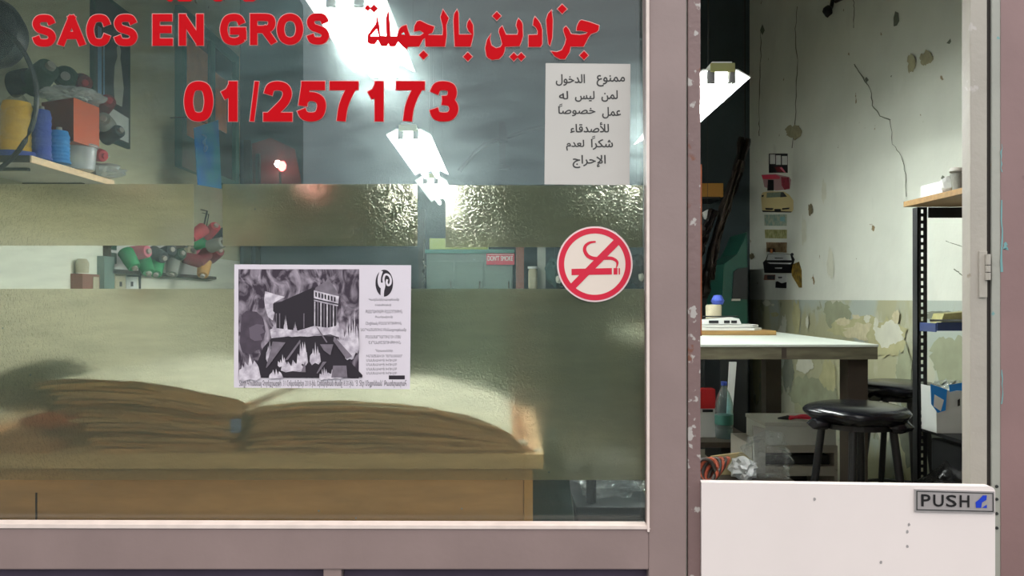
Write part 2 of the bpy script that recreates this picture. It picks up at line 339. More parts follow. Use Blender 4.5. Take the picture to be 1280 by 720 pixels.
# flat print helpers -------------------------------------------------------
def area(p): return .5*sum(p[i][0]*p[(i+1) % len(p)][1]-p[(i+1) % len(p)][0]*p[i][1] for i in range(len(p)))
def fill(bm, rings, f3, mi=0):
    """rings: outer + holes, 2D; f3 maps (u,v) to 3D"""
    flat = [q for r in rings for q in r]; vs = [bm.verts.new(f3(*q)) for q in flat]
    for t in tessellate_polygon([[Vector((u, v, 0)) for u, v in r] for r in rings]):
        try: bm.faces.new([vs[i] for i in t]).material_index = mi
        except ValueError: pass
def offset_poly(p, e):
    s = 1 if area(p) > 0 else -1; out = []; n = len(p)
    for i in range(n):
        a = Vector(p[i-1]); b = Vector(p[i]); c = Vector(p[(i+1) % n])
        t1 = (b-a).normalized(); t2 = (c-b).normalized()
        n1 = Vector((t1.y, -t1.x))*s; n2 = Vector((t2.y, -t2.x))*s; m_ = n1+n2
        if m_.length < .3: m_ = n1
        m_ = m_.normalized(); k = min(1.8, 1/max(.4, m_.dot(n1)))
        out.append(tuple(b+m_*e*k))
    return out
def catmull(pts, n=6, closed=False):
    out = []; L = len(pts)
    for i in range(L if closed else L-1):
        g = (lambda j: pts[j % L]) if closed else (lambda j: pts[max(0, min(L-1, j))])
        a, b, c, d = [Vector(g(i+k)) for k in (-1, 0, 1, 2)]
        for k in range(n):
            t = k/n; out.append(tuple(.5*((2*b)+(c-a)*t+(2*a-5*b+4*c-d)*t*t+(3*b-a-3*c+d)*t**3)))
    if not closed: out.append(tuple(pts[-1]))
    return out
def ribbon(bm, pts, w, f3, closed=False, mi=0, ext=0):
    n = len(pts); L = []; R = []; ws = w if isinstance(w, (list, tuple)) else [w]*n
    pts = [Vector(p) for p in pts]
    if ext and not closed:
        pts[0] = pts[0]-(pts[1]-pts[0]).normalized()*ext; pts[-1] = pts[-1]+(pts[-1]-pts[-2]).normalized()*ext
    for i in range(n):
        a = pts[i-1] if (i or closed) else pts[i]; b = pts[(i+1) % n] if (i < n-1 or closed) else pts[i]
        t = (b-a).normalized(); nn = Vector((-t.y, t.x))*ws[i]/2
        L.append(bm.verts.new(f3(*(pts[i]+nn)))); R.append(bm.verts.new(f3(*(pts[i]-nn))))
    for i in range(n if closed else n-1):
        j = (i+1) % n
        bm.faces.new((L[i], L[j], R[j], R[i])).material_index = mi
_txt = {}
def text_rings(s):
    if s in _txt: return _txt[s]
    cu = bpy.data.curves.new('tmp', 'FONT'); cu.body = s; cu.resolution_u = 3
    o = bpy.data.objects.new('tmp', cu); COL.objects.link(o)
    dg = bpy.context.evaluated_depsgraph_get(); dg.update()
    c2 = o.evaluated_get(dg).to_curve(dg) if False else o.to_curve(dg)
    cs = []
    for sp in c2.splines:
        bp = sp.bezier_points; ring = []; n = len(bp)
        for i in range(n):
            a = bp[i]; b = bp[(i+1) % n]
            straight = (a.handle_right-a.co).cross(b.co-a.co).length < 1e-6 and (b.handle_left-b.co).cross(b.co-a.co).length < 1e-6
            q = [a.co] if straight else interpolate_bezier(a.co, a.handle_right, b.handle_left, b.co, 4)[:-1]
            ring += [(v.x, v.y) for v in q]
        if len(ring) > 2: cs.append(ring)
    o.to_curve_clear(); bpy.data.objects.remove(o); bpy.data.curves.remove(cu)
    _txt[s] = cs; return cs
def fill_winding(bm, rings, f3, mi=0):
    """fills outlines that may cross themselves (non-zero winding)"""
    vs = []; es = []
    for r in rings:
        b0 = len(vs); vs += [Vector(q) for q in r]; es += [(b0+i, b0+(i+1) % len(r)) for i in range(len(r))]
    v2, _, fs, *_r = delaunay_2d_cdt(vs, es, [], 0, 1e-6)
    def wind(x, y):
        w = 0
        for r in rings:
            for i in range(len(r)):
                (x1, y1), (x2, y2) = r[i-1], r[i]
                if (y1 > y) != (y2 > y) and x < (x2-x1)*(y-y1)/(y2-y1)+x1: w += 1 if y2 > y1 else -1
        return w
    bv = {}
    for f in fs:
        c = sum((v2[i] for i in f), Vector((0, 0)))/len(f)
        if wind(c.x, c.y):
            for i in f:
                if i not in bv: bv[i] = bm.verts.new(f3(v2[i].x, v2[i].y))
            bm.faces.new([bv[i] for i in f]).material_index = mi
def text_in(bm, s, x0, x1, y0, y1, f3, mi=0, fat=0):
    """text stretched into the box x0..x1, y0 (top) .. y1 (bottom) of the frame f3 maps"""
    rs = text_rings(s); xs = [q[0] for o in rs for q in o]; ys = [q[1] for o in rs for q in o]
    a, b, c, d = min(xs), max(xs), min(ys), max(ys)
    rings = [[(x0+(u-a)/(b-a)*(x1-x0), y1-(v-c)/(d-c)*(y1-y0)) for u, v in r] for r in rs]
    if fat:
        sg = 1 if sum(area(r) for r in rings) > 0 else -1
        rings = [offset_poly(r, fat if area(r)*sg > 0 else -fat) for r in rings if area(r)*sg > 0 or abs(area(r)) > fat*fat*10]
    fill_winding(bm, rings, f3, mi)

# ---------------------------------------------------------------- the setting
XL, XR, YF, YB, ZC = -2.15, 2.0, 1.90, 6.3, 3.7
GY = 1.88
def X(px, d): return (px-VX)*d/F
def Z(py, d): return EYE-(py-VY)*d/F
struct('floor', box(B(), XL-.1, XR+.1, 1.80, YB+.1, -.12, 0), 'floor')
struct('ceiling', box(B(), XL-.1, XR+.1, YF+.02, YB+.1, ZC, ZC+.1), 'ceil')
struct('wall_back', box(B(), XL-.1, XR+.1, YB, YB+.1, 0, ZC), 'wb')
struct('wall_left', box(B(), XL-.1, XL, YF+.02, YB, 0, ZC), 'wl')
wr = struct('wall_right', box(B(), XR, XR+.1, YF+.02, YB, 0, ZC), 'wr')
struct('street_ground', box(B(), -14, 14, -9, 1.80, -.5, -.35), 'street')
struct('wall_unseen_opposite', box(box(B(), -4.35, 14, -9.3, -9, -.5, 3.03), -14, -4.35, -13, -9, -.5, 7.5), 'facade')['label'] = 'unseen plain house and lower wall across the street, shaped for the window reflections'  # out of view, added and shaped for what the pane reflects
struct('trim_1', box(B(), -2.6, 2.6, 1.74, 1.98, -.35, -.0), 'street')['label'] = 'concrete step under the shop front'
# front wall outside the joinery
bm = B(); box(bm, XL-.6, -1.62, 1.80, 1.96, 0, 3.4); struct('wall_front', bm, 'mauve_r')
bm = B(); box(bm, X(1251, 1.855), 2.7, 1.855, 1.98, 0, 3.8); struct('wall_front_right', bm, 'mauve_r')
bm = B(); box(bm, XL-.6, X(1250, 1.855), 1.80, 1.98, 2.55, 3.8); struct('wall_front_upper', bm, 'mauve_r')

# window_1: frame pieces, beads, pane, films -------------------------------
FY0, FY1 = 1.84, 1.892
W1 = bpy.data.objects.new('window_1', None); COL.objects.link(W1); W1.location = (X(400, FY0), FY0, .4); W1['kind'] = 'structure'
xr0, xr1, xr2 = X(811, FY0), X(858, FY0), X(876, FY0)
zb0, zb1 = Z(712, FY0), Z(661, FY0)
obj('stile', box(B(), xr0, xr1, FY0, FY1, 0, 2.55, bev=.004), 'mauve', W1)
obj('stile', box(B(), -1.62, -1.50, FY0, FY1, 0, 2.55, bev=.004), 'mauve', W1)
obj('rail', box(B(), -1.50, xr0, FY0+.001, FY1, zb0, zb1, bev=.003), 'mauve', W1)
obj('rail', box(B(), -1.50, xr0, FY0+.001, FY1, 2.42, 2.55, bev=.003), 'mauve', W1)
obj('rail', box(B(), -1.50, xr0, FY0+.001, FY1, 0, .12, bev=.003), 'mauve', W1)
for a, b in ((403, 427), (-420, -396)):
    bm = B(); prism(bm, [(X(a, FY0), .12), (X(b+2, FY0), .12), (X(b-1, FY0), zb0), (X(a+1, FY0), zb0)], 'y', FY0+.004, FY1-.01); 
    obj('muntin', bm, 'mauve', W1)
for a, b in ((-1.5, X(403, FY0)), (X(427, FY0), xr0)):
    obj('lower_panel', box(B(), a, b, FY0+.03, FY0+.045, .12, zb0), 'panel_dark', W1)
# groove + rusty strip next to the doorway
obj('jamb_strip', box(B(), xr1+.0045, xr2, FY0+.002, FY1+.02, 0, 2.55, bev=.002), 'rusty', W1, label='weathered strip of the frame with chipped rust red paint')
obj('groove', box(B(), xr1, xr1+.0045, FY0+.012, FY1, 0, 2.55), 'jamb2', W1)
obj('orange_edge', box(B(), xr2-.0002, xr2+.0035, FY0+.004, FY0+.03, Z(420, FY0), Z(205, FY0)), 'orange_edge', W1, label='edge of the jamb with old orange paint')
# pale beads (a hair wider towards the bottom)
gx1t, gx1b = X(802, GY), X(808, GY); gzb = Z(658, GY)
bm = B(); prism(bm, [(gx1t, 2.42), (xr0+.002, 2.42), (xr0+.002, gzb-.01), (gx1b, gzb)], 'y', GY-.034, GY+.012); obj('bead', bm, 'mauve', W1)
bm = B(); prism(bm, [(-1.5, Z(655, 1.838)), (X(809, 1.838), Z(657.5, 1.838)), (xr0+.004, Z(661.5, 1.838)), (-1.5, Z(660, 1.838))], 'y', GY-.042, GY-.004); obj('bead', bm, 'beadpaint', W1, label='pale bead along the bottom of the pane')
bm = B(); prism(bm, [(X(807, FY0), 2.42), (X(811, FY0), 2.42), (X(811.5, FY0), gzb), (X(809, FY0), gzb)], 'y', GY-.045, GY-.034); obj('bead', bm, 'beadpaint', W1)
obj('pane', box(B(), -1.5, gx1b+.004, GY, GY+.006, gzb-.01, 2.42), 'glass', W1)
bm = B(); fill(bm, [[(-1.5, gzb), (gx1b, gzb), (gx1b, 2.42), (-1.5, 2.42)]], lambda u, v: (u, GY+.0075, v)); obj('dust_layer', bm, 'dust', W1)
def film(px0, py0, px1, py1):
    bm = B(); y = GY+.0095
    fill(bm, [[(X(px0, y), Z(py0, y)), (X(px1, y), Z(py0, y)), (X(px1, y), Z(py1, y)), (X(px0, y), Z(py1, y))]], lambda u, v: (u, y, v))
    o = obj('frosted_film', bm, 'film', W1); return o
film(-120, 230, 242.5, 307); film(278.5, 230, 522, 307.5); film(557, 231.5, 803.5, 309); film(-120, 361, 806, 600)

# right jamb of the doorway ------------------------------------------------
JY = 1.86
T2 = bpy.data.objects.new('trim_2', None); COL.objects.link(T2); T2.location = (X(1224, JY), JY, 0); T2['kind'] = 'structure'
obj('jamb_board', box(B(), X(1213, JY), X(1234, JY), JY, JY+.035, 0, 2.55, bev=.003), 'jamb', T2)
obj('shade_strip', box(B(), X(1234, JY)+.0003, X(1238.5, JY)-.0003, JY+.0005, JY+.03, 0, 2.55), 'gap_shade', T2)  # flush dark strip painted for the shade between the two boards
obj('jamb_board', box(B(), X(1238.5, JY), X(1250.5, JY)-.001, JY-.004, JY+.06, 0, 2.55, bev=.003), 'jamb2', T2)
h = obj('hinge', box(B(), X(1223, JY), X(1233, JY), JY-.004, JY+.001, Z(372, JY), Z(314, JY), bev=.0015), 'jamb', T2)
for a, b in ((318, 331), (332, 340), (341, 350)):
    obj('knuckle', tube(B(), [(X(1233, JY), JY-.006, Z(a, JY)), (X(1233, JY), JY-.006, Z(b, JY))], .006, 10), 'jamb', h, smooth=True)
obj('header', box(B(), xr2, X(1251, JY), JY, JY+.06, 2.42, 2.55), 'mauve', T2)
for py in (608, 624, 642, 660): obj('screw', lathe(B(), [(.004, 0), (.003, .003)], (X(1246, 1.855), JY-.0045, Z(py, 1.855)), 10, axis=(0, -1, 0)), 'darkgrey', T2)
for a, b, c, dd in ((1252.5, 250, 340, 3.5), (1252.5, 462, 505, 2.0), (1252, 180, 215, 2.0), (1257, 303, 312, 7)):
    bm = B(); random.seed(a+b)
    ribbon(bm, [(a+random.uniform(-1, 1), b+(c-b)*k/7) for k in range(8)], [max(.4, dd*random.uniform(.2, 1)) for _ in range(8)], lambda u, v: (X(u, 1.8545), 1.8545, Z(v, 1.8545)))
    obj('paint_smear', bm, 'aqua', T2)

# cracks and bare patches on the right wall --------------------------------
def onwall(u, v): p = PW(u, v, XR-.003); return p
WP = [0]
def wallpoly(name, pts, m, k=.003, parent=wr, label=None):
    WP[0] += 1; k = k+WP[0]*.0002
    bm = B(); fill(bm, [pts], lambda u, v: PW(u, v, XR-k)); return obj(name, bm, m, parent, label=label)
def crack(pts, w=1.3):
    random.seed(int(pts[0][0])); q = []
    for i in range(len(pts)-1):
        for k in range(4):
            t = k/4; q.append((pts[i][0]*(1-t)+pts[i+1][0]*t+random.uniform(-.8, .8), pts[i][1]*(1-t)+pts[i+1][1]*t))
    q.append(pts[-1]); bm = B(); ribbon(bm, q, [w*random.uniform(.4, 1.1) for _ in q], onwall); obj('crack', bm, 'crack', wr)
crack([(1068, 80), (1075, 92), (1088, 112), (1091, 132), (1100, 145), (1113, 150)], 1.6)
crack([(1113, 150), (1116, 180), (1127, 195), (1132, 218), (1133, 246)], 1.0)
crack([(996, 8), (994, 45), (997, 75), (995, 110), (994, 150), (990, 185)], 1.2)
crack([(951, 35), (951, 70), (950, 105), (949, 150), (949, 170)], 1.2)
crack([(1067, 0), (1068, 14), (1067, 35)], 1.2)
crack([(1172, 231), (1183, 234), (1192, 232)], 1.4)
crack([(1182, 301), (1190, 304), (1208, 310)], 1.0); crack([(1192, 336), (1198, 340), (1203, 345)], 1.6)
for pts in ([(1117, 22), (1119, 14), (1123, 16), (1124, 26), (1121, 32), (1117, 33)], [(1183, 54), (1188, 48), (1189, 52), (1187, 55)], [(950, 38), (953, 30), (956, 38), (953, 44)], [(1176, 223), (1178, 219), (1181, 221), (1179, 225)], [(1081, 99), (1083, 96), (1086, 100), (1083, 103)], [(1113, 95), (1115, 94), (1114, 97)]):
    wallpoly('dark_spot', pts, 'crack')
def ragged(cx, cy, rx, ry, n=22):
    k0 = random.uniform(0, 99)
    return [(cx+rx*math.cos(2*PI*k/n)*(1+.34*noise.fractal(Vector((math.cos(2*PI*k/n)*1.6, math.sin(2*PI*k/n)*1.6, k0)), .6, 2.0, 4)), cy+ry*math.sin(2*PI*k/n)*(1+.5*noise.fractal(Vector((math.cos(2*PI*k/n)*1.6, math.sin(2*PI*k/n)*1.6, k0+5)), .6, 2.0, 4))) for k in range(n)]
random.seed(5)
M['olive'] = mat('olive_paint_patch', S(152, 158, 130), .9, noise_amt=.2, noise_scale=8); M['wallgrey'] = mat('grey_damp_patch', S(128, 134, 118), .9, noise_amt=.25, noise_scale=12)
M['wallyellow'] = mat('yellowed_paint_patch', S(178, 176, 134), .9, noise_amt=.15, noise_scale=14); M['wallpale'] = mat('pale_plaster_patch', S(206, 208, 190), .9, noise_amt=.1, noise_scale=14)
for cx, cy, rx, ry, m in ((1139, 79, 5, 11, 'peelolive'), (1158, 72, 8, 9, 'peelolive'), (992, 164, 11, 9, 'peelolive'), (1013, 262, 3, 7, 'peelbrown'), (940, 320, 3, 4, 'peelbrown'), (1005, 290, 3, 18, 'wallpale'), (1030, 240, 3, 14, 'wallpale'), (1038, 330, 4, 20, 'wallpale')):
    wallpoly('bare_patch', ragged(cx, cy, rx, ry, 30), m)
for cx, cy, rx, ry, m in ((1046, 392, 17, 15, 'olive'), (968, 393, 5, 3, 'wallyellow'), (950, 460, 9, 46, 'wallyellow'), (962, 480, 14, 34, 'olive'), (1015, 490, 30, 20, 'olive'), (985, 465, 6, 28, 'wallgrey'), (1040, 520, 20, 12, 'wallgrey'), (1005, 455, 10, 12, 'wallpale'), (1035, 470, 10, 18, 'wallyellow'),
      (995, 396, 5, 20, 'wallyellow'), (1075, 410, 38, 13, 'wallyellow'), (1080, 415, 26, 10, 'peelcream'), (1108, 424, 24, 24, 'wallyellow'), (1110, 418, 18, 15, 'wallpale'), (1054, 402, 10, 5, 'peelcream'), (1130, 470, 10, 34, 'olive'), (1190, 450, 26, 30, 'olive'), (1108, 520, 16, 30, 'wallpale'), (1140, 540, 14, 40, 'wallgrey'),
      (958, 379, 5, 3, 'wallpale'), (966, 381, 2, 1.5, 'wallpale'), (980, 404, 3, 10, 'wallpale'), (1009, 402, 2, 7, 'wallpale'), (977, 415, 5, 6, 'wallpale'), (1084, 398, 4, 5, 'wallpale'), (1095, 404, 3, 6, 'wallpale'), (1180, 395, 30, 6, 'wallgrey'), (1070, 396, 5, 3, 'peelcream'), (1120, 396, 5, 8, 'peelcream')):
    wallpoly('bare_patch', ragged(cx, cy, rx, ry, 44), m, k=.002)

# ---------------------------------------------------------------- lamps
def fluorescent(x, y0, y1, z, label, tube_m='tube'):
    t = thing('fluorescent_lamp', (x, y0, z), label, 'lamp', 'hanging fluorescent lamps')
    bm = B(); prism(bm, [(x-.105, z+.013), (x-.06, z+.040), (x+.06, z+.040), (x+.105, z+.013), (x+.103, z+.010), (x+.058, z+.034), (x-.058, z+.034), (x-.103, z+.010)], 'y', y0+.02, y1)
    obj('reflector', bm, 'reflector', t)
    obj('ballast_housing', box(B(), x-.035, x+.035, y0, y1, z+.041, z+.060, bev=.004), 'reflector', t)
    obj('end_cap', box(B(), x-.042, x+.042, y0-.012, y0, z+.022, z+.052, bev=.004), 'endcap', t)
    for s in (-1, 1):
        for yy, q in ((y0+.012, 1), (y1-.012, -1)):
            obj('lamp_holder', tube(B(), [(x+s*.035, yy, z+.03), (x+s*.035, yy, z-.012)], .015, 12), 'capgrey', t, smooth=True)
        obj('tube_lamp', tube(B(), [(x+s*.035, y0+.02, z), (x+s*.035, y1-.02, z)], .013, 12), tube_m, t, smooth=True)
    for yy in (y0+.15*(y1-y0), y1-.15*(y1-y0)):
        obj('chain', tube(B(), [(x, yy, z+.055), (x, yy, ZC)], .0025, 6), 'darkgrey', t)
    return t
fluorescent(-.405, 1.96, 2.62, 1.905, 'bright fluorescent lamp hanging right behind the window, above the paper stacks')
fluorescent(-.447, 3.6, 4.8, 1.905, 'fluorescent lamp hanging mid shop, seen under the red phone number')
fluorescent(-.475, 5.0, 6.15, 1.905, 'farthest fluorescent lamp, seen small between two frosted film panels', 'tube_dim')
fluorescent(.75, 2.66, 3.86, 1.905, 'bright fluorescent lamp with a yellowed end cap, seen in the doorway')

# ---------------------------------------------------------------- half door
DX0, DY0 = X(877, 1.832), 1.832; DX1, DY1 = X(1244, 1.79), 1.79
D1 = bpy.data.objects.new('door_1', None); COL.objects.link(D1); D1.location = (DX0, DY0, 0); D1.rotation_euler.z = math.atan2(DY1-DY0, DX1-DX0); D1['kind'] = 'structure'; D1['label'] = 'white half door with a push plate'
DW = math.hypot(DX1-DX0, DY1-DY0); DZ = EYE-(603-VY)*1.832/F
bm = B(); R = .012
pts = [(0, .06), (DW, .06)]+[(DW-R+R*math.cos(a), DZ-R+R*math.sin(a)) for a in [k*PI/12 for k in range(7)]]+[(0, DZ)]
prism(bm, pts, 'y', -.0, .026); leaf = obj('leaf', bm, 'white_door', D1, local=True)
# place things on the leaf by where they are seen on it
def leafpt(px, py, off=0):
    ux, uy = math.cos(D1.rotation_euler.z), math.sin(D1.rotation_euler.z)
    k = (px-VX)/F          # x = k*y on the sight line
    s = (k*DY0-DX0)/(ux-k*uy); y = DY0+s*uy
    return (s, -off, EYE-(py-VY)*y/F)
def onleaf(off): return lambda u, v: leafpt(u, v, off)
q = [leafpt(a, b) for a, b in ((1142.5, 611), (1242, 614), (1242.5, 641), (1142.5, 639))]
bm = B(); prism(bm, [(v[0], v[2]) for v in q], 'y', -.004, .0); pl = obj('push_plate', bm, 'plate', D1, local=True, label='grey plate reading PUSH with a blue hand symbol')
def sheet_on_leaf(name, rings, m, parent, off):
    bm = B(); fill(bm, rings, onleaf(off)); return obj(name, bm, m, parent, local=True)
sheet_on_leaf('rim', [[(1144.3, 612.8), (1240.3, 615.6), (1240.6, 639.2), (1144.3, 637)], [(1145.6, 614), (1239.2, 616.6), (1239.4, 638), (1145.6, 635.9)]], 'darkgrey', pl, .0048)
sl = lambda u: (u-1142)*.025
for ch, a, b in (('P', 1150.5, 1161.5), ('U', 1165.5, 1178), ('S', 1181.5, 1194), ('H', 1198.5, 1210)):
    bm = B(); f3 = lambda u, v: leafpt(u, v+sl(u), .0052)
    text_in(bm, ch, a, b, 617.2, 631.6, f3, fat=.35); obj('letter', bm, 'black', pl, local=True)
for pts in ([(1227, 618.5), (1232, 618.5), (1231.5, 624), (1226, 627.5), (1225, 634), (1218.5, 634), (1218, 627), (1222, 624)], [(1226, 634), (1232, 630), (1232, 634.3)]):
    sheet_on_leaf('hand_symbol', [pts], 'blueprint', pl, .0052)
for k, (a, b) in enumerate(((1136, 656), (1134, 665), (1134, 683), (1018, 624), (1101, 703))):
    sheet_on_leaf('scuff', [ragged(a, b, 1.6, 2.2, 9)], 'plate', D1, .0005)

# ---------------------------------------------------------------- lettering and stickers on the pane
def gl(off): 
    y = GY-off
    return lambda u, v: (X(u, y), y, Z(v, y))
def inset(bx, w): return lambda u, v: (bx[0]+w/2+u*(bx[2]-bx[0]-w), bx[1]+w/2+v*(bx[3]-bx[1]-w))
GL = {
 'S': [('c', [(.98, .24), (.82, .04), (.5, 0), (.18, .04), (.03, .22), (.18, .42), (.5, .5), (.85, .6), (.99, .78), (.82, .96), (.5, 1), (.15, .95), (0, .74)])],
 'C': [('c', [(.98, .30), (.82, .06), (.5, 0), (.16, .10), (0, .5), (.16, .90), (.5, 1), (.82, .93), (.99, .68)])],
 'G': [('c', [(.96, .27), (.8, .05), (.48, 0), (.15, .11), (0, .5), (.15, .89), (.5, 1), (.80, .96), (1, .86)]), ('l', [(1, .93), (1, .56), (.50, .56)])],
 'O': [('o', [(.5, 0), (.86, .13), (1, .5), (.86, .87), (.5, 1), (.14, .87), (0, .5), (.14, .13)])],
 '0': [('o', [(.5, 0), (.86, .10), (1, .5), (.86, .90), (.5, 1), (.14, .90), (0, .5), (.14, .10)])],
 '2': [('c', [(.02, .28), (.15, .06), (.5, 0), (.85, .07), (.97, .26), (.84, .50), (.5, .74), (.12, .98)]), ('l', [(0, 1), (1, 1)])],
 '3': [('c', [(.02, .24), (.18, .04), (.5, 0), (.84, .06), (.92, .25), (.78, .43), (.42, .47)]), ('c', [(.42, .47), (.84, .53), (1, .74), (.84, .95), (.5, 1), (.14, .95), (0, .74)])],
 '5': [('l', [(.95, 0), (.22, 0), (.10, .52)]), ('c', [(.08, .50), (.32, .36), (.66, .36), (.93, .47), (1, .68), (.85, .93), (.48, 1), (.14, .94), (0, .76)])],
 '7': [('l', [(0, 0), (1, 0)]), ('c', [(.95, 0), (.66, .34), (.46, .68), (.38, 1)])],
 'E': [('l', [(0, 0), (0, 1)]), ('l', [(0, 0), (.96, 0)]), ('l', [(0, .48), (.9, .48)]), ('l', [(0, 1), (1, 1)])],
 'N': [('l', [(0, 0), (0, 1)]), ('l', [(1, 0), (1, 1)]), ('l', [(.06, .02), (.94, .98)])],
 'A': [('l', [(-.02, 1), (.5, .0)]), ('l', [(1.02, 1), (.5, .0)]), ('l', [(.2, .70), (.8, .70)])],
 'R': [('l', [(0, 0), (0, 1)]), ('c', [(0, 0), (.6, 0), (.9, .06), (.97, .26), (.86, .44), (.55, .5), (0, .5)]), ('l', [(.55, .5), (1, 1)])],
 '1': [('l', [(.86, 0), (.86, 1)]), ('c', [(.80, .02), (.55, .2), (.02, .32)])],
 '/': [('l', [(1, 0), (0, 1)])],
}
def letter(ch, bx, w, parent):
    root = None
    for mname, dw, off, nm in (('red', 0, .0026, 'letter'), ('redhalo', 1.5, .0010, 'letter_edge')):
        bm = B(); f3 = gl(off); g = inset(bx, w)
        hx, hy = bx[0]-dw/2, bx[1]-dw/2
        for gi, (kind, pts) in enumerate(GL[ch]):
            f3 = gl(off+gi*.0002)
            q = [g(u, v) for u, v in pts]
            if kind == 'c': q = catmull(q, 6)
            elif kind == 'o': q = catmull(q, 7, True)
            if kind == 'l' and len(q) == 3:
                ribbon(bm, q[:2], w+dw, f3, ext=(w+dw)/2 if ch in '5' else dw/2); ribbon(bm, q[1:], w+dw, gl(off+gi*.0002+.0001), ext=(w+dw)/2*.9)
            else:
                e = dw/2
                if kind == 'l' and ch in 'ENR1725/': e = (w/2 if ch != 'N' or q[0][0] == q[1][0] else 0)+dw/2
                if ch == '2' or (ch in '7' and kind == 'l'): e = (w/2 if kind == 'l' else 0)+dw/2
                if ch == '7' and kind == 'c': e = w/2+dw/2
                if ch == '1' and kind == 'l': e = w/2+dw/2
                if ch == '1' and kind == 'c': e = dw/2
                if ch == 'A' and len(pts) == 2 and pts[0][1] == 1: e = w*.42+dw/2
                if ch == 'A' and pts[0][1] != 1: e = dw/2
                if ch == 'R' and kind == 'l' and pts[0][0] == .55: e = w*.4+dw/2
                ribbon(bm, q, (w if ch != '/' else 5.6)+dw, f3, closed=(kind == 'o'), ext=e)
        # trim anything poking over the letter box (sharp ends of slanted strokes)
        yy = GY-off; z1, z0 = Z(bx[1]-dw/2, yy), Z(bx[3]+dw/2, yy)
        for v in bm.verts: v.co.z = min(z1, max(z0, v.co.z))
        o = obj(nm, bm, mname, parent if root is None else root)
        if root is None: root = o
    return root
t1 = thing('window_lettering', P(225, 57, GY-.0024), 'red French lettering SACS EN GROS along the top left of the window', 'lettering')
for ch, a, b in (('S', 40, 70), ('A', 73, 106), ('C', 108, 139), ('S', 142, 172), ('E', 190.5, 216), ('N', 223.5, 254.5), ('G', 275, 308), ('R', 312.5, 345), ('O', 346, 379), ('S', 383, 411.5)):
    k = (a-40)/370; letter(ch, (a, 18.2-1.7*k, b, 58.3-2.8*k), 9.2, t1)
t2 = thing('window_lettering', P(400, 152, GY-.0024), 'red phone number 01/257173 on the window', 'lettering')
for ch, a, b in (('0', 230, 266.5), ('1', 272.5, 299), ('/', 310, 326), ('2', 329, 365.5), ('5', 371, 407.5), ('7', 412, 448), ('1', 456, 481.5), ('7', 495, 531), ('3', 536.5, 573)):
    letter(ch, (a, 101.5, b, 151.8), 11.2, t2)
def arab(parent, ox, polys):
    for rings in polys:
        rg = [[(ox+u/8, v/8) for u, v in r] for r in rings]
        bm = B(); fill(bm, rg, gl(.0024)); o = obj('letter', bm, 'red', parent)
        bm = B(); fill(bm, [offset_poly(rg[0], .8)]+rg[1:], gl(.0014)); obj('letter_edge', bm, 'redhalo', o)
def dia(cx, cy, r): return [[(cx-r, cy), (cx, cy-r), (cx+r, cy), (cx, cy+r)]]
t3 = thing('window_lettering', P(680, 74, GY-.0024), 'red Arabic word at the top right of the window, right of the other Arabic word', 'lettering')
arab(t3, 600, [[[(1015, 200), (1100, 222), (1190, 255), (1185, 300), (1165, 320), (1110, 340), (1085, 370), (1060, 420), (1035, 465), (905, 465), (895, 520), (850, 590), (800, 590), (745, 560), (710, 512), (770, 520), (820, 500), (850, 440), (862, 390), (845, 340), (835, 310), (835, 285), (860, 262), (885, 290), (910, 340), (1000, 350), (1060, 338), (1078, 322), (1020, 308), (965, 305), (968, 270), (980, 240), (995, 212)]],
  dia(822, 90, 48), dia(1040, 553, 44), dia(168, 160, 44), dia(338, 568, 42), dia(412, 568, 42),
  [[(715, 100), (728, 200), (722, 380), (700, 458), (685, 440), (672, 330), (662, 200), (680, 140)]],
  [[(550, 168), (580, 200), (605, 240), (622, 300), (622, 440), (605, 468), (485, 468), (485, 350), (575, 347), (577, 310), (560, 275), (530, 250), (535, 200)]],
  [[(385, 185), (410, 210), (425, 240), (430, 360), (412, 420), (395, 460), (250, 468), (245, 510), (230, 550), (190, 590), (120, 598), (85, 582), (65, 560), (52, 480), (70, 400), (110, 335), (98, 390), (115, 455), (160, 482), (205, 470), (222, 440), (205, 370), (188, 320), (195, 285), (222, 260), (240, 300), (260, 347), (375, 347), (382, 310), (362, 255), (370, 215)]]])
t4 = thing('window_lettering', P(525, 72, GY-.0024), 'red Arabic word half washed out by the lamp glare, left of the other Arabic word', 'lettering')
arab(t4, 450, [[[(970, 95), (985, 130), (990, 345), (1118, 345), (1085, 310), (1068, 265), (1075, 225), (1097, 190), (1130, 250), (1134, 345), (1120, 410), (1105, 465), (948, 465), (940, 320), (935, 200), (942, 140)]],
  dia(1078, 567, 46), dia(635, 550, 46), dia(76, 80, 30), dia(140, 86, 38),
  [[(830, 95), (860, 140), (887, 182), (862, 250), (865, 360), (850, 465), (655, 465), (650, 380), (630, 392), (590, 465), (480, 465), (468, 492), (430, 462), (380, 410), (350, 462), (300, 464), (285, 430), (265, 462), (215, 462), (180, 395), (150, 438), (100, 438), (78, 420), (80, 350), (120, 290), (160, 240), (172, 155), (192, 260), (200, 360), (268, 365), (262, 180), (285, 100), (298, 260), (302, 365), (372, 365), (385, 310), (405, 275), (430, 258), (465, 248), (478, 300), (500, 357), (600, 357), (640, 330), (600, 305), (540, 315), (545, 260), (570, 215), (600, 205), (680, 245), (742, 265), (735, 300), (720, 328), (690, 340), (680, 350), (825, 352), (830, 300), (825, 250), (805, 170)],
   [(108, 362), (168, 292), (184, 362)], [(412, 342), (438, 316), (450, 350)]]])
t5 = thing('window_lettering', P(260, 2, GY-.0024), 'bottom edges of a red line of lettering cut off by the top of the view', 'lettering')
for a, b in ((208, 217), (221, 241), (266, 279), (303, 320)):
    bm = B(); fill(bm, [[(a, -18), (b, -18), (b, 0), (b-3, 2), (a+3, 2), (a, 0)]], gl(.0024)); obj('letter', bm, 'red', t5)

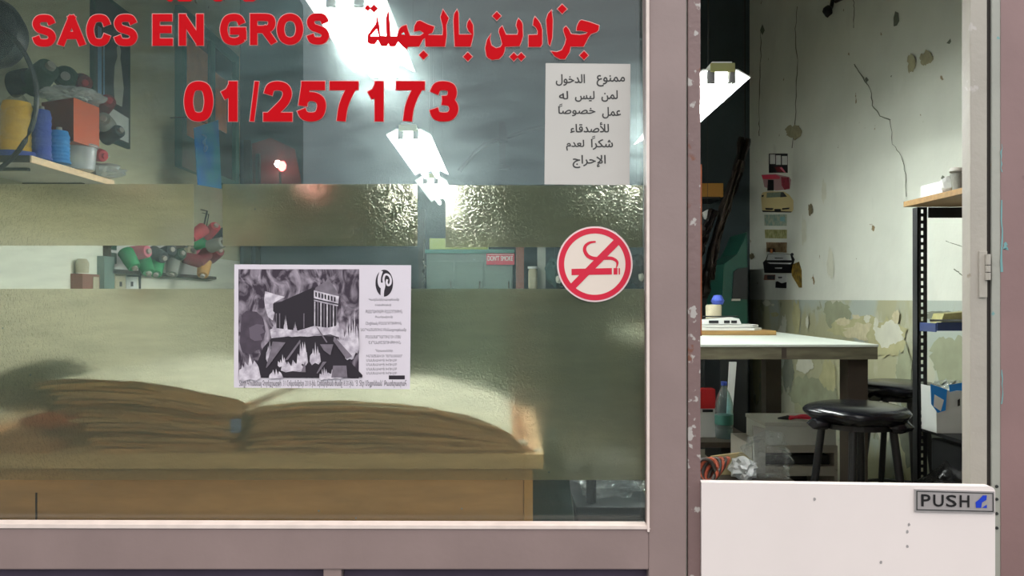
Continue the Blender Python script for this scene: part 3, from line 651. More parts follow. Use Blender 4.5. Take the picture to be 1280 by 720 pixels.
def flatpart(name, rings, m, parent, off, label=None):
    bm = B(); fill(bm, rings, gl(off)); return obj(name, bm, m, parent, label=label)
# Arabic notice
n1 = thing('paper_notice', P(733, 231, GY-.002), 'off-white paper notice with six lines of black Arabic print, taped to the window', 'notice')
bm = B(); y = GY-.0016; prism(bm, [(X(682, y), Z(79, y)), (X(788, y), Z(80, y)), (X(787, y), Z(231.5, y)), (X(680.5, y), Z(230.5, y))], 'y', y-.0006, y); obj('sheet', bm, 'paper', n1)
AR = [('\uFEDD\uFEEE\uFEA7\uFEAA\uFEDF\uFE8D', 695, 731, 93, 107), ('\uFEC9\uFEEE\uFEE8\uFEE4\uFEE3', 746, 781, 94, 108),
      ('\uFEEA\uFEDF', 699, 710, 114, 124), ('\uFEB2\uFEF4\uFEDF', 719, 743, 114, 127), ('\uFEE6\uFEE4\uFEDF', 752, 772, 113, 127),
      ('\uFE8E\uFEBB\uFEEE\uFEBC\uFEA7', 698, 744, 133, 145), ('\uFEDE\uFEE4\uFECB', 753, 776, 134, 148),
      ('\uFE80\uFE8E\uFED7\uFEAA\uFEBB\uFEF8\uFEDF', 713, 761, 153, 166),
      ('\uFEE1\uFEAA\uFECC\uFEDF', 708, 730, 175, 188), ('\uFE8D\uFEAE\uFEDC\uFEB7', 739, 766, 174, 187),
      ('\uFE9D\uFE8D\uFEAE\uFEA3\uFEF9\uFE8D', 716, 757, 194, 210)]
for s, a, b, c, d_ in AR:
    bm = B(); text_in(bm, s, a, b, c, d_, gl(.0026), fat=.28); obj('printed_word', bm, 'textgrey', n1)
# the tanwin strokes over the alefs
for a, b in ((699, 131), (740, 171)):
    for k in (0, 2.2): flatpart('printed_word', [[(a, b+k), (a+4, b-1.6+k), (a+4, b-.6+k), (a, b+1+k)]], 'textgrey', n1, .0026)
# no-smoking sticker
n2 = thing('no_smoking_sticker', P(743.5, 377, GY-.002), 'round red and cream no smoking sticker on the window', 'sticker')
CX, CY = 743.5, 330.2
def circ(r, n=64): return [(CX+r*math.cos(2*PI*k/n), CY+r*math.sin(2*PI*k/n)) for k in range(n)]
flatpart('sticker_base', [circ(47.3)], 'pinkwhite', n2, .0014); flatpart('sticker_face', [circ(40)], 'cream', n2, .0018)
flatpart('red_ring', [circ(45.2), circ(38.3)], 'signred', n2, .0022)
z6 = lambda u, v: (690+u/6.545, 275+v/6.545)
flatpart('cigarette', [[z6(*q) for q in ((160, 400), (490, 393), (490, 446), (160, 451))]], 'signred', n2, .0024)
flatpart('cigarette_tip', [[z6(*q) for q in ((504, 393), (536, 393), (536, 446), (504, 446))]], 'signred', n2, .0024)
flatpart('cigarette_tip', [[z6(*q) for q in ((545, 394), (556, 394), (556, 446), (545, 446))]], 'signred', n2, .0024)
bm = B(); q = catmull([z6(*q) for q in ((358, 178), (310, 185), (274, 212), (268, 252), (296, 296), (352, 316), (430, 312), (490, 314), (530, 338), (534, 366), (524, 392))], 5)
nq = len(q); ribbon(bm, q, [max(.5, 4.6*math.sin(PI*min(1, .08+.92*k/nq))**.6) for k in range(nq)], gl(.0024)); obj('smoke_curl', bm, 'signred', n2)
flatpart('red_bar', [[z6(*q) for q in ((508, 160), (550, 200), (192, 560), (152, 522))]], 'signred', n2, .0026)

# event poster on the pane ---------------------------------------------------
def smoke_mat():
    m = bpy.data.materials.new('smoky_print'); m.use_nodes = True; nt = m.node_tree; p = nt.nodes['Principled BSDF']; p.inputs['Roughness'].default_value = .7
    t = nt.nodes.new('ShaderNodeTexCoord'); mp = nt.nodes.new('ShaderNodeMapping'); mp.inputs['Scale'].default_value = (1.7, 1, 1); nt.links.new(t.outputs['Object'], mp.inputs[0])
    n = nt.nodes.new('ShaderNodeTexNoise'); n.inputs['Scale'].default_value = 17; n.inputs['Detail'].default_value = 9; n.inputs['Distortion'].default_value = 1.8; nt.links.new(mp.outputs[0], n.inputs['Vector'])
    r = nt.nodes.new('ShaderNodeValToRGB'); nt.links.new(n.outputs['Fac'], r.inputs[0]); nt.links.new(r.outputs[0], p.inputs['Base Color'])
    e = r.color_ramp.elements; e[0].position = .42; e[0].color = S(58, 48, 62); e[1].position = .74; e[1].color = S(188, 178, 192)
    return m
M['smoke'] = smoke_mat()
M['ink'] = mat('poster_ink', S(40, 34, 44), .7); M['ink2'] = mat('grey_ink', S(130, 122, 134), .7, noise_amt=.3, noise_scale=60); M['flame'] = mat('printed_flame', S(226, 220, 230), .7, color2=S(170, 162, 176), noise_scale=60)
M['smalltext'] = mat('small_grey_print', S(96, 92, 102), .7)
po = thing('event_poster', P(403, 486, GY-.002), 'black and white event poster of a burning temple, taped to the middle of the window', 'poster')
bm = B(); y = GY-.0016; prism(bm, [(X(293, y), Z(330.5, y)), (X(514, y), Z(331.5, y)), (X(512.5, y), Z(486.5, y)), (X(292.5, y), Z(484.5, y))], 'y', y-.0006, y); obj('sheet', bm, 'posterpaper', po)
pic = flatpart('printed_picture', [[(298, 336.5), (449, 336.5), (448.5, 473), (298, 472)]], 'smoke', po, .0026)
K = [0.0028]
def pp(name, rings, m):
    K[0] += .00008; return flatpart(name, rings, m, pic, K[0])
def z8(ox, oy, pts): return [(ox+u/8.467, oy+v/8.467) for u, v in pts]
pp('printed_glow', [z8(290, 325, [(350, 330), (480, 370), (560, 390), (440, 455), (450, 560), (430, 640), (380, 600), (350, 500), (340, 420)])], 'flame')
pp('printed_head', [z8(290, 405, [(95, 0), (100, -90), (150, -140), (260, -130), (330, -60), (345, 20), (355, 80), (330, 170), (300, 200), (310, 260), (240, 290), (200, 320), (110, 300), (80, 200), (90, 90)])], mat('faint_grey_print', S(82, 72, 86), .7, noise_amt=.3, noise_scale=40))
pp('printed_head', [z8(290, 405, [(180, 40), (260, 0), (340, 10), (320, 40), (350, 85), (300, 110), (325, 170), (240, 180), (190, 150)])], mat('soft_grey_print', S(104, 94, 108), .7))
pp('printed_temple_wall', [z8(290, 325, [(435, 462), (520, 440), (870, 285), (875, 700), (840, 740), (450, 780), (455, 560), (435, 540)])], 'ink')
pp('printed_pediment', [z8(400, 325, [(-45, 290), (60, 225), (85, 180), (200, 370), (195, 400), (-60, 330)])], 'ink2')
pp('printed_frieze', [z8(400, 325, [(-65, 320), (200, 385), (190, 490), (-65, 430)])], 'flame')
for k in range(7):
    x = -50+k*33; yy = 338+k*8.5; pp('printed_opening', [z8(400, 325, [(x, yy), (x+17, yy+5), (x+17, yy+54), (x, yy+48)])], 'ink')
pp('printed_frieze', [z8(400, 325, [(-65, 405), (192, 462), (190, 475), (-65, 418)])], 'ink')
pp('printed_shade', [z8(400, 325, [(-55, 440), (180, 492), (165, 740), (-50, 740)])], 'ink')
for k in range(8):
    x = -62+k*33; pp('printed_column', [z8(400, 325, [(x, 435+k*7), (x+13, 438+k*7), (x+11, 735), (x, 735)])], 'ink2' if k % 2 else 'flame')
for x in (463, 498, 755): pp('printed_column', [z8(290, 325, [(x, 565), (x+12, 565), (x+12, 720), (x, 720)])], 'ink2')
pp('printed_steps', [z8(290, 405, [(400, 60), (440, 40), (700, 70), (870, 20), (1010, 40), (1100, 20), (1180, 60), (1190, 160), (1040, 110), (880, 130), (640, 120), (520, 150), (420, 160)])], 'flame')
pp('printed_darkness', [z8(290, 405, [(330, 250), (420, 150), (700, 120), (1090, 130), (1120, 260), (1380, 540), (1380, 565), (330, 565), (240, 470), (280, 380)])], 'ink')
random.seed(11)
def flame(cx, cy, w, h, m='flame'):
    n = 5; up = [(cx-w/2, cy)]
    for k in range(n): 
        t = (k+.5)/n; up += [(cx-w/2+w*t-w*.06, cy-h*random.uniform(.2, .5)), (cx-w/2+w*t, cy-h*(1-abs(2*t-1))**.6*random.uniform(.75, 1.05))]
    up.append((cx+w/2, cy)); up += [(cx+w*.3, cy+h*.12), (cx, cy+h*.05), (cx-w*.3, cy+h*.15)]
    pp('printed_flame', [up], m)
for cx, cy, w, h in ((337, 449, 9, 26), (378, 453, 14, 34), (394, 452, 14, 30), (366, 463, 30, 16), (312, 472, 28, 34), (306, 472, 16, 24), (345, 472, 18, 14), (426, 432, 9, 26), (437, 448, 10, 14), (437, 440, 16, 60), (443, 436, 12, 50),
                     (357, 412, 5, 18), (369, 414, 5, 12), (422, 412, 5, 16), (343, 413, 5, 16), (353, 457, 12, 14), (405, 473, 12, 16), (419, 472, 20, 15), (389, 417, 30, 8), (375, 420, 34, 8)):
    flame(cx, cy, w, h)
for pts in ([(430, 185), (565, 195), (560, 205), (395, 430), (365, 465), (360, 460)], [(720, 165), (725, 190), (590, 380), (560, 385)], [(775, 390), (780, 510), (730, 510)], [(960, 400), (1000, 400), (905, 525), (895, 520)], [(890, 30), (910, 40), (1010, 190), (1000, 200)]):
    pp('printed_debris', [z8(290, 405, pts)], 'ink2')
for pts in ([(0, 215), (140, 215), (110, 330), (40, 280)], [(150, 130), (340, 340), (280, 370), (140, 180)], [(140, 440), (280, 440), (290, 565), (120, 565)]):
    pp('printed_debris', [z8(400, 405, pts)], 'ink2')
# emblem and print
em = lambda u, v: (400+u/8.467, 325+v/8.467)
flatpart('printed_emblem', [[em(680+93*math.cos(2*PI*k/32), 245+143*math.sin(2*PI*k/32)) for k in range(32)]], 'ink', po, .0026)
for q, w in ((((650, 115), (630, 180), (628, 240), (645, 280), (668, 282)), 4), (((665, 385), (668, 330), (680, 270), (672, 200), (690, 155), (725, 160), (748, 200), (745, 250), (722, 268), (705, 240), (712, 205)), 2.6)):
    bm = B(); ribbon(bm, catmull([em(*a) for a in q], 5), w, gl(.0029)); obj('printed_emblem', bm, 'posterpaper', po)
bm = B(); ribbon(bm, [em(660, 240), em(658, 388)], 4, gl(.0030)); obj('printed_emblem', bm, 'posterpaper', po)
AM = [('Կազմակերպութեամբ', 461, 499, 372.5, 376.6), ('եւ Նախաձեռնութեամբ', 469, 489, 379.5, 383), ('ԹԱՏԵՐԱԽՈՒՄԲԻ ԲԵՄԱԴՐՈՒԹԻՒՆ', 457, 503, 387, 391.5), ('Թատերախումբ', 469, 491, 394.5, 398.2),
      ('Հեղինակ ԲԵՄԱԴՐՈՒԹԻՒՆ', 457, 502, 402, 407), ('ՆԵՐԿԱՅԱՑՈՒՄ Բեմադրութեամբ', 451, 508, 410, 415), ('ԲԵՄԱՅԱՐԴԱՐՈՒՄ ԵՒ ԼՈՅՍ', 457, 501, 419, 423), ('ԵՐԱԺՇՏՈՒԹԻՒՆ', 461, 501, 426, 430),
      ('Դերասաններ', 469, 491, 436.5, 440.5), ('ԽԱՂԱՑԱՆԿ ԵՒ ԴԵՐԱՍԱՆՆԵՐ', 458, 503, 443, 446.5), ('ՄԱՍՆԱԿԻՑ ԽՈՒՄԲ', 458, 496, 448.7, 452), ('ՄԱՍՆԱԿԻՑ ԽՈՒՄԲ', 458, 496, 454, 457.3), ('ՄԱՍՆԱԿԻՑ ԽՈՒՄԲ', 458, 496, 459.5, 463), ('ՄԱՍՆԱԿԻՑ ԽՈՒՄԲ', 458, 496, 464.8, 468)]
for s, a, b, c, d_ in AM:
    bm = B(); text_in(bm, s, a, b, c, d_, gl(.0026)); obj('printed_line', bm, 'smalltext', po)
bm = B(); text_in(bm, 'Տեղի Կ՚ունենայ Չորեքշաբթի, 31 Հոկտեմբեր 2018-ին, Երեկոյեան ժամը 8:30-ին, "Յ. Տէր Մելքոնեան" Թատերասրահ', 299, 508, 475, 484.5, gl(.0026), fat=.05); obj('printed_line', bm, 'smalltext', po)
flatpart('printed_label', [[(486, 469.3), (506, 469.3), (506, 474.2), (486, 474.2)]], 'ink', po, .0026)

# ---------------------------------------------------------------- counter by the window and the stacks on it
CT = Z(568, 1.900)
c1 = thing('shop_counter', (-.7, 2.25, 0), 'pale wooden counter behind the lower window, holding the stacks of boards', 'counter')
cr_ = X(680, 1.900)
bm = B(); prism(bm, [(-1.60, 1.900), (cr_-.004, 1.900), (cr_, 1.904), (cr_, 2.55), (-1.60, 2.55)], 'z', CT-.036, CT); obj('worktop', bm, 'wood', c1)
obj('front_panel', box(B(), -1.59, X(655, 1.91)-.002, 1.915, 1.933, 0, CT-.037), 'panelwood', c1)
obj('end_panel', box(B(), X(655, 1.91), X(666, 1.91), 1.91, 2.52, 0, CT-.037), 'panelwood2', c1, label='orange brown end panel')
obj('panel_joint', box(B(), X(44, 1.913), X(46, 1.913), 1.913, 1.915, .02, Z(616, 1.913)), 'darkgrey', c1)
for px in (655.5,): obj('worktop_joint', box(B(), X(px, 1.900), X(px+1.2, 1.900), 1.8995, 1.900, CT-.036, CT), 'panelwood', c1)

def interp(prof, x):
    if x <= prof[0][0]: return prof[0][1]
    for (a, b), (c, d) in zip(prof, prof[1:]):
        if x <= c: t = (x-a)/(c-a); t = t*t*(3-2*t)*.35+t*.65; return b+(d-b)*t
    return prof[-1][1]
def sheet(px0, px1, fz, th, y0, y1, m, seed, top=None):
    """one bent board; fz(px) gives the height of its underside"""
    bm = B(); nx, ny = 30, 4; tv = []; bv = []
    for j in range(ny+1):
        for i in range(nx+1):
            px = px0+(px1-px0)*i/nx; x = X(px, 1.91); yy = y0+(y1-y0)*j/ny
            if j == 0: yy += -.006*abs(noise.noise(Vector((px*.03, seed, 0))))
            z = fz(px)+.004*noise.noise(Vector((px*.02, yy*4, seed)))*(i not in (0,))
            z2 = z+th*(1 if 0 < i < nx else .5)
            tv.append(bm.verts.new((x, yy, z2))); bv.append(bm.verts.new((x, yy, z)))
    W = nx+1
    for j in range(ny):
        for i in range(nx):
            a = j*W+i; f = bm.faces.new((tv[a], tv[a+1], tv[a+W+1], tv[a+W])); f.material_index = 1 if top else 0
            bm.faces.new((bv[a], bv[a+W], bv[a+W+1], bv[a+1]))
    for i in range(nx):
        bm.faces.new((tv[i], bv[i], bv[i+1], tv[i+1])); k = ny*W+i; bm.faces.new((tv[k], tv[k+1], bv[k+1], bv[k]))
    for j in range(ny):
        a = j*W; bm.faces.new((tv[a], tv[a+W], bv[a+W], bv[a])); a += nx; bm.faces.new((tv[a], bv[a], bv[a+W], tv[a+W]))
    return obj('leather_board', bm, [m, top] if top else m)
def stack(prof, bottom_l, n, group, toplabel, label, seed, x_range, back):
    random.seed(seed); mats = ['sheet_a', 'sheet_b', 'sheet_c', 'sheet_a', 'sheet_d', 'sheet_b']
    for k in range(n):
        f0, f1 = k/n, (k+1)/n
        def hz(px, f):
            tz = Z(interp(prof, px), 1.91); return CT+.002+(tz-CT-.002)*(f**.92)
        a, b = x_range(k, n); top = k == n-1
        mid = (a+b)/2; th = (hz(mid, f1)-hz(mid, f0))*random.uniform(.72, .9)
        th = min(th, min(hz(a+8, f1)-hz(a+8, f0), 1))if False else th
        o = sheet(a, b, lambda px: hz(px, f0), max(.002, th*.88), 1.908+random.uniform(0, .010), back, mats[(k*5+seed) % 6], seed*20+k, 'sheet_top' if k >= n-2 else None)
        tag(o, toplabel if top else 'lowest '+label if k == 0 else 'second highest '+label if k == n-2 else label, 'board', group)
profL = [(30, 482), (45, 477), (75, 472.5), (112, 471), (160, 474), (210, 481), (260, 491), (300, 500), (312, 506)]
profR = [(286, 523), (300, 514), (330, 506), (380, 501.5), (430, 500), (480, 502), (530, 508), (580, 520), (620, 534), (660, 549)]
random.seed(2); lefts = [118, 112, 105, 124, 96, 104, 84, 92, 78, 86, 62, 70, 58, 62, 44, 34]
stack(profL, 0, 16, 'boards in the left stack on the counter', 'pale topmost leather board of the left stack on the counter, its left corner lifted', 'brown edged leather board in the left stack on the counter', 1,
      lambda k, n: (lefts[k], [292, 296, 284, 291, 295, 288, 296, 290, 285, 295, 291, 297, 294, 289, 300, 306][k]), 2.50)
stack(profR, 0, 13, 'boards in the right stack on the counter', 'pale arched topmost leather board of the right stack on the counter', 'brown edged leather board in the arched right stack on the counter', 2,
      lambda k, n: ([309, 302, 311, 304, 298, 308, 303, 312, 306, 311, 309, 304, 298][k]+5, [668, 654, 660, 648, 655, 642, 650, 638, 646, 640, 634, 640, 628][k]), 2.46)
# soft things left of the left stack
bm = B()
prism(bm, [(X(-40, 1.93), CT), (X(70, 1.93), CT), (X(66, 1.93), CT+.02), (X(40, 1.93), CT+.045), (X(-40, 1.93), CT+.05)], 'y', 1.906, 2.4)
tag(obj('folded_cloth', bm, 'sheet_a'), 'brown folded cloth at the far left end of the counter, under the orange piece', 'cloth')
bm = B(); blob(bm, (X(58, 1.93), 1.955, CT+.073), (.085, .04, .020), 3, .25, 1.5, 3); tag(obj('leather_offcut', bm, 'orange', smooth=True), 'orange leather offcut on the brown cloth at the left end of the counter', 'leather')
bm = B(); blob(bm, (X(2, 2.06), 2.14, CT+.125), (.16, .09, .075), 9, .3, 1.6, 3, flat=.072); tag(obj('cloth_bundle', bm, 'fabric', smooth=True), 'dark crumpled cloth bundle at the left end of the counter beside the left stack', 'cloth')
# film wrapped over the right stack and scraps
bm = B(); pts = [(300, 519), (304, 509), (318, 500), (336, 494), (360, 491)]
ribbon(bm, [(a, b) for a, b in catmull(pts, 4)], [5, 6, 6, 6, 6, 6, 6, 6, 6, 5, 5, 4, 4, 3, 3, 3, 2], lambda u, v: (X(u, 1.9045), 1.9045+.0006*(u-300), Z(v, 1.9045)))
r_ = bmesh.ops.solidify(bm, geom=bm.faces[:], thickness=.003); tag(obj('plastic_wrap', bm, 'plastic'), 'strip of shiny clear plastic curling up at the left end of the right stack', 'plastic')
bm = B(); box(bm, X(288.5, 1.900), X(301.5, 1.900), 1.8925, 1.899, Z(541, 1.895), Z(524, 1.895), bev=.003); tag(obj('paper_tag', bm, mat('light_blue_tag', S(128, 156, 222), .6)), 'small light blue tag between the two stacks on the counter', 'tag')
for k, (a, b, w, h) in enumerate(((650, 556, .022, .010), (671, 566, .018, .006))):
    bm = B(); blob(bm, (X(a, 1.93), 1.935, Z(b, 1.93)), (w, .014, h), k, .35, 2, 2); tag(obj('paper_scrap', bm, 'white'), ['crumpled white scrap at the thin right end of the right stack', 'small white scrap on the right corner of the counter'][k], 'scrap')

# ---------------------------------------------------------------- cutting table and what is on and under it
TX0, TX1, TY0, TY1 = .62, X(1097, 3.1), 3.1, 4.25
TZ = Z(430.5, 3.1)
ct = thing('cutting_table', ((TX0+TX1)/2, (TY0+TY1)/2, 0), 'high work table with a pale green top and worn grey edge, seen in the doorway', 'table')
obj('table_top', box(B(), TX0, TX1+.003, TY0-.003, TY1, TZ-.010, TZ, bev=.002), 'tabletop', ct)
obj('edge_board', box(B(), TX0, TX1, TY0, TY0+.025, TZ-.060, TZ-.011), 'tableedge', ct); obj('edge_board', box(B(), TX1-.025, TX1, TY0+.026, TY1-.026, TZ-.060, TZ-.011), 'tableedge', ct)
obj('edge_board', box(B(), TX0, TX1, TY1-.025, TY1, TZ-.060, TZ-.011), 'tableedge', ct)
obj('edge_joint', box(B(), X(977, 3.1), X(983, 3.1), TY0-.0015, TY0, TZ-.055, TZ-.014), 'tableleg', ct)
for x0, x1, y0 in ((X(1060, 3.14), X(1085, 3.14), 3.14), (TX0+.03, TX0+.11, 3.14), (X(1060, 3.14), X(1085, 3.14), 4.12), (TX0+.03, TX0+.11, 4.12)):
    obj('leg', box(B(), x0, x1, y0, y0+.08, 0, TZ-.061, bev=.003), 'tableleg', ct)
bd = thing('wooden_slab', P(918, 411, 3.9), 'flat wooden slab with a light edge under the folded papers on the work table', 'board')
slz = TZ+.001
obj('slab', box(B(), X(876, 3.9)-.2, X(967, 3.9), 3.86, 4.10, slz, slz+.022, bev=.002), 'rackwood', bd)
pz = slz+.023
for k, (x1, col, hh) in enumerate(((957, 'white', .012), (953, 'paper', .012))):
    bm = B(); prism(bm, [(X(860, 3.87)-.1, 3.88), (X(x1-14, 3.87), 3.87), (X(x1, 3.87), 3.93), (X(x1-4, 3.9), 4.08), (X(860, 3.87)-.1, 4.08)], 'z', pz+k*.0145, pz+k*.0145+hh)
    tag(obj('folded_paper', bm, col), ['lower bundle of white folded paper on the wooden slab', 'upper bundle of white folded paper on the wooden slab'][k], 'paper')
st = thing('hand_tool', (X(905, 3.95), 3.95, pz+.029), 'small white and black hand tool lying on the folded papers on the work table', 'tool')
a0 = pz+.0285
bm = B(); prism(bm, [(X(878, 3.93), a0), (X(927, 3.93), a0), (X(924, 3.93), a0+.028), (X(915, 3.93), a0+.036), (X(890, 3.93), a0+.030), (X(880, 3.93), a0+.022)], 'y', 3.93, 4.0); obj('body', bm, 'white', st)
for a, b in ((886, 898), (905, 912), (914, 921)): obj('slot', box(B(), X(a, 3.93), X(b, 3.93), 3.927, 3.93, a0+.006, a0+.020), 'blackmetal', st)
obj('top_bar', box(B(), X(882, 3.93), X(924, 3.93), 3.94, 3.99, a0+.0365, a0+.042), 'blackmetal', st)
pot = thing('pen_pot', (X(894, 4.12), 4.14, TZ), 'small speckled pot with a blue cap behind the folded papers', 'pot')
obj('pot_body', lathe(B(), [(.034, 0), (.04, .02), (.042, .14), (.038, .15)], (X(892, 4.14), 4.14, TZ+.001), 18), 'beigethread', pot, smooth=True)
obj('blue_cap', lathe(B(), [(.028, 0), (.035, .02), (.02, .05)], (X(897, 4.14), 4.14, TZ+.152), 16), 'indigothread', pot, smooth=True)

def stool(loc, label, seed, rz):
    t = thing('bar_stool', loc, label, 'stool', 'black bar stools', rz)
    h = .76; bm = B(); bmesh.ops.create_uvsphere(bm, u_segments=32, v_segments=16, radius=1)
    for v in bm.verts:
        a = math.atan2(v.co.y, v.co.x); z = v.co.z; r = math.hypot(v.co.x, v.co.y)
        rr = .178*(1+.012*math.sin(5*a+seed)+.02*noise.noise(v.co*2+Vector((seed, 0, 0))))
        z = h+ (.030*z if z > 0 else .045*max(z, -.75)+.006*math.sin(7*a+seed)*r)-.01
        v.co = Vector((math.cos(a)*rr*r**.55 if r > 0 else 0, math.sin(a)*rr*r**.55 if r > 0 else 0, z))
    obj('seat', bm, 'seat', t, smooth=True, local=True)
    # loose flaps of the cover
    for a in (1.1+seed, 3.4+seed, 5.4):
        bm = B(); blob(bm, (math.cos(a)*.15, math.sin(a)*.15, h-.048), (.045, .03, .022), a, .3, 2, 2); obj('cover_flap', bm, 'seat', t, smooth=True, local=True)
    obj('seat_board', lathe(B(), [(.13, h-.065), (.13, h-.047)], n=24), 'blackmetal', t, local=True)
    for k in range(4):
        a = PI/4+k*PI/2+.25; ca, sa = math.cos(a), math.sin(a)
        obj('leg', tube(B(), [(ca*.115, sa*.115, h-.064), (ca*.20, sa*.20, .0)], .0135, 10), 'blackmetal', t, smooth=True, local=True)
    n = 24; q = [(math.cos(2*PI*k/n)*.165, math.sin(2*PI*k/n)*.165, .29) for k in range(n+1)]
    obj('foot_ring', tube(B(), q, .008, 8, cap=False), 'blackmetal', t, smooth=True, local=True)
    return t
stool((X(1071, 2.75), 2.75, 0), 'black padded bar stool in front of the work table leg', 0, 0)
stool((X(1122, 3.5), 3.5, 0), 'black padded bar stool behind the other one, beside the wall and the rack', 2, .5)

# low platform with bottle etc. under / behind the table
lp = thing('low_bench', (1.35, 4.85, 0), 'dark low bench under the back of the work table, carrying the bottle', 'bench')
lz = Z(546, 4.6)
obj('bench_top', box(B(), 1.0, X(938, 4.6), 4.42, 5.0, lz-.03, lz), 'tableleg', lp)
for x in (1.03, X(938, 4.6)-.07): obj('bench_side', box(B(), x, x+.04, 4.45, 4.98, 0, lz-.031), 'tableleg', lp)
bt = thing('water_bottle', (X(905, 4.55), 4.55, lz), 'clear plastic water bottle with a blue cap on the low bench', 'bottle')
bx = X(905, 4.55); s_ = 1.0
obj('bottle_body', lathe(B(), [(.042, 0), (.05, .01), (.052, .05), (.048, .06), (.052, .07), (.052, .15), (.048, .16), (.052, .17), (.05, .21), (.03, .27), (.015, .295), (.015, .31)], (bx, 4.55, lz+.001), 20), 'bottle', bt, smooth=True)
obj('bottle_cap', lathe(B(), [(.018, 0), (.018, .022)], (bx, 4.55, lz+.312), 16), 'indigothread', bt)
obj('bottle_label', lathe(B(), [(.0535, 0), (.0535, .055)], (bx, 4.55, lz+.085), 20), 'teal', bt, smooth=True)
rb = thing('tall_carton', (X(880, 4.6), 4.6, lz), 'white box with a red top part left of the water bottle', 'box')
obj('body', box(B(), X(866, 4.6), X(893, 4.6), 4.58, 4.66, lz+.001, lz+.17), 'paper', rb); obj('red_part', box(B(), X(866, 4.6), X(893, 4.6), 4.578, 4.662, lz+.171, lz+.285), mat('carton_red', S(170, 28, 30), .5), rb)
obj('print_band', box(B(), X(877, 4.6), X(890, 4.6), 4.5765, 4.5795, lz+.15, lz+.165), 'black', rb)
# pale boards leaning in the corner, white boxes
bm = B(); prism(bm, [(X(910, 5.0), lz+.02), (X(916, 5.0), lz+.02), (X(922, 5.0), Z(453, 5.0)), (X(914, 5.0), Z(453, 5.0))], 'y', 5.02, 5.05)
lb = tag(obj('leaning_board', bm, 'white'), 'narrow white board leaning upright beside the dark corner', 'board')
def carton(px0, px1, py0, py1, d, dep, m, label, cat='box', lid=None, name='white_carton'):
    t = thing(name, (X((px0+px1)/2, d), d+dep/2, Z(py1, d)), label, cat)
    x0, x1, z0, z1 = X(px0, d), X(px1, d), Z(py1, d), Z(py0, d)
    obj('body', box(B(), x0, x1, d, d+dep, z0, z1-(.02 if lid else 0), bev=.003), m, t)
    if lid: obj('lid', box(B(), x0-.004, x1+.004, d-.004, d+dep+.004, z1-.019, z1, bev=.003), lid, t)
    return t
d = 3.75
hz0 = Z(600, d); 
dr = thing('drawer_unit', (X(1000, d), d+.2, 0), 'low grey unit with open dark drawers under the table, carrying the white carton', 'drawers')
for z0, z1 in ((0, .03), (Z(595, d), Z(583, d)), (Z(566, d), Z(557, d))): obj('shelf', box(B(), X(944, d), X(1043, d), d, d+.35, z0, z1), 'jamb', dr)
for a, b in ((940, 944), (1043, 1047)): obj('side', box(B(), X(a, d), X(b, d), d, d+.35, 0, Z(557, d)), 'jamb', dr)
obj('back', box(B(), X(944, d), X(1043, d), d+.34, d+.35, .03, Z(566, d)), 'blackmetal', dr)
obj('drawer', box(B(), X(948, d), X(1040, d), d+.03, d+.335, Z(582, d), Z(571, d)), 'blackmetal', dr)
carton(957, 1045, 528, 556.5, d+.01, .3, 'white', 'white carton with a lid on the grey drawer unit', lid='paper')
pp_ = thing('red_pliers', (X(1000, d), d+.06, Z(528, d)), 'red and black pliers lying on the white carton', 'tool')
zt = Z(528, d)+.008
obj('handle', tube(B(), [(X(992, d), d+.05, zt+.004), (X(1010, d), d+.09, zt+.010), (X(1024, d), d+.12, zt+.006)], .008, 8), 'signred', pp_, smooth=True)
obj('handle', tube(B(), [(X(992, d), d+.09, zt+.004), (X(1008, d), d+.07, zt+.006), (X(1022, d), d+.05, zt+.004)], .008, 8), 'signred', pp_, smooth=True)
obj('jaws', tube(B(), [(X(978, d), d+.06, zt+.003), (X(992, d), d+.07, zt+.005)], [.004, .012], 8), 'blackmetal', pp_, smooth=True)
bm = B(); prism(bm, [(X(944, d-.1), 0), (X(955, d-.1), 0), (X(955, d-.1), Z(531, d)), (X(940, d-.1), Z(527, d))], 'y', d-.12, d-.10); tag(obj('leaning_board', bm, 'paper'), 'pale upright panel leaning on the left side of the drawer unit', 'board')

# heap by the half door
hp = thing('crate', (X(930, 2.9), 3.05, 0), 'low dark crate behind the half door under the cardboard and the plastic bag', 'crate')
hz_ = Z(602, 2.9)-.02
for k in range(4): obj('slat', box(B(), X(862, 2.9), X(1005, 2.9), 2.88, 2.895, .02+k*(hz_-.03)/4, .02+(k+.8)*(hz_-.03)/4), 'tableleg', hp)
obj('crate_top', box(B(), X(862, 2.9), X(1005, 2.9), 2.896, 3.12, hz_-.02, hz_), 'tableleg', hp)
obj('crate_side', box(B(), X(862, 2.9), X(866, 2.9), 2.896, 3.12, 0, hz_-.021), 'tableleg', hp); obj('crate_side', box(B(), X(1001, 2.9), X(1005, 2.9), 2.896, 3.12, 0, hz_-.021), 'tableleg', hp)
bm = B(); prism(bm, [(X(884, 3.1), hz_+.002), (X(944, 3.1), hz_+.002), (X(946, 3.1), Z(580, 3.1)), (X(928, 3.1), Z(565, 3.1)), (X(888, 3.1), Z(570, 3.1))], 'y', 3.09, 3.105); tag(obj('cardboard_piece', bm, 'cardboard'), 'piece of brown cardboard standing behind the orange cord', 'cardboard')
rp = thing('cord_coil', (X(893, 2.95), 2.98, hz_), 'coil of orange striped cord on the crate behind the half door', 'cord')
random.seed(4)
for k in range(6):
    cx = X(884+k*4, 2.95); q = [(cx+.035*math.cos(a)+.012*k*0, 2.97+.03*math.sin(a)*.6+.006*k, hz_+.045+.042*math.sin(a+.3*k)) for a in [2*PI*i/16 for i in range(17)]]
    obj('cord_loop', tube(B(), q, .008, 7, cap=False), 'orangerope' if k % 2 else 'hide', rp, smooth=True)
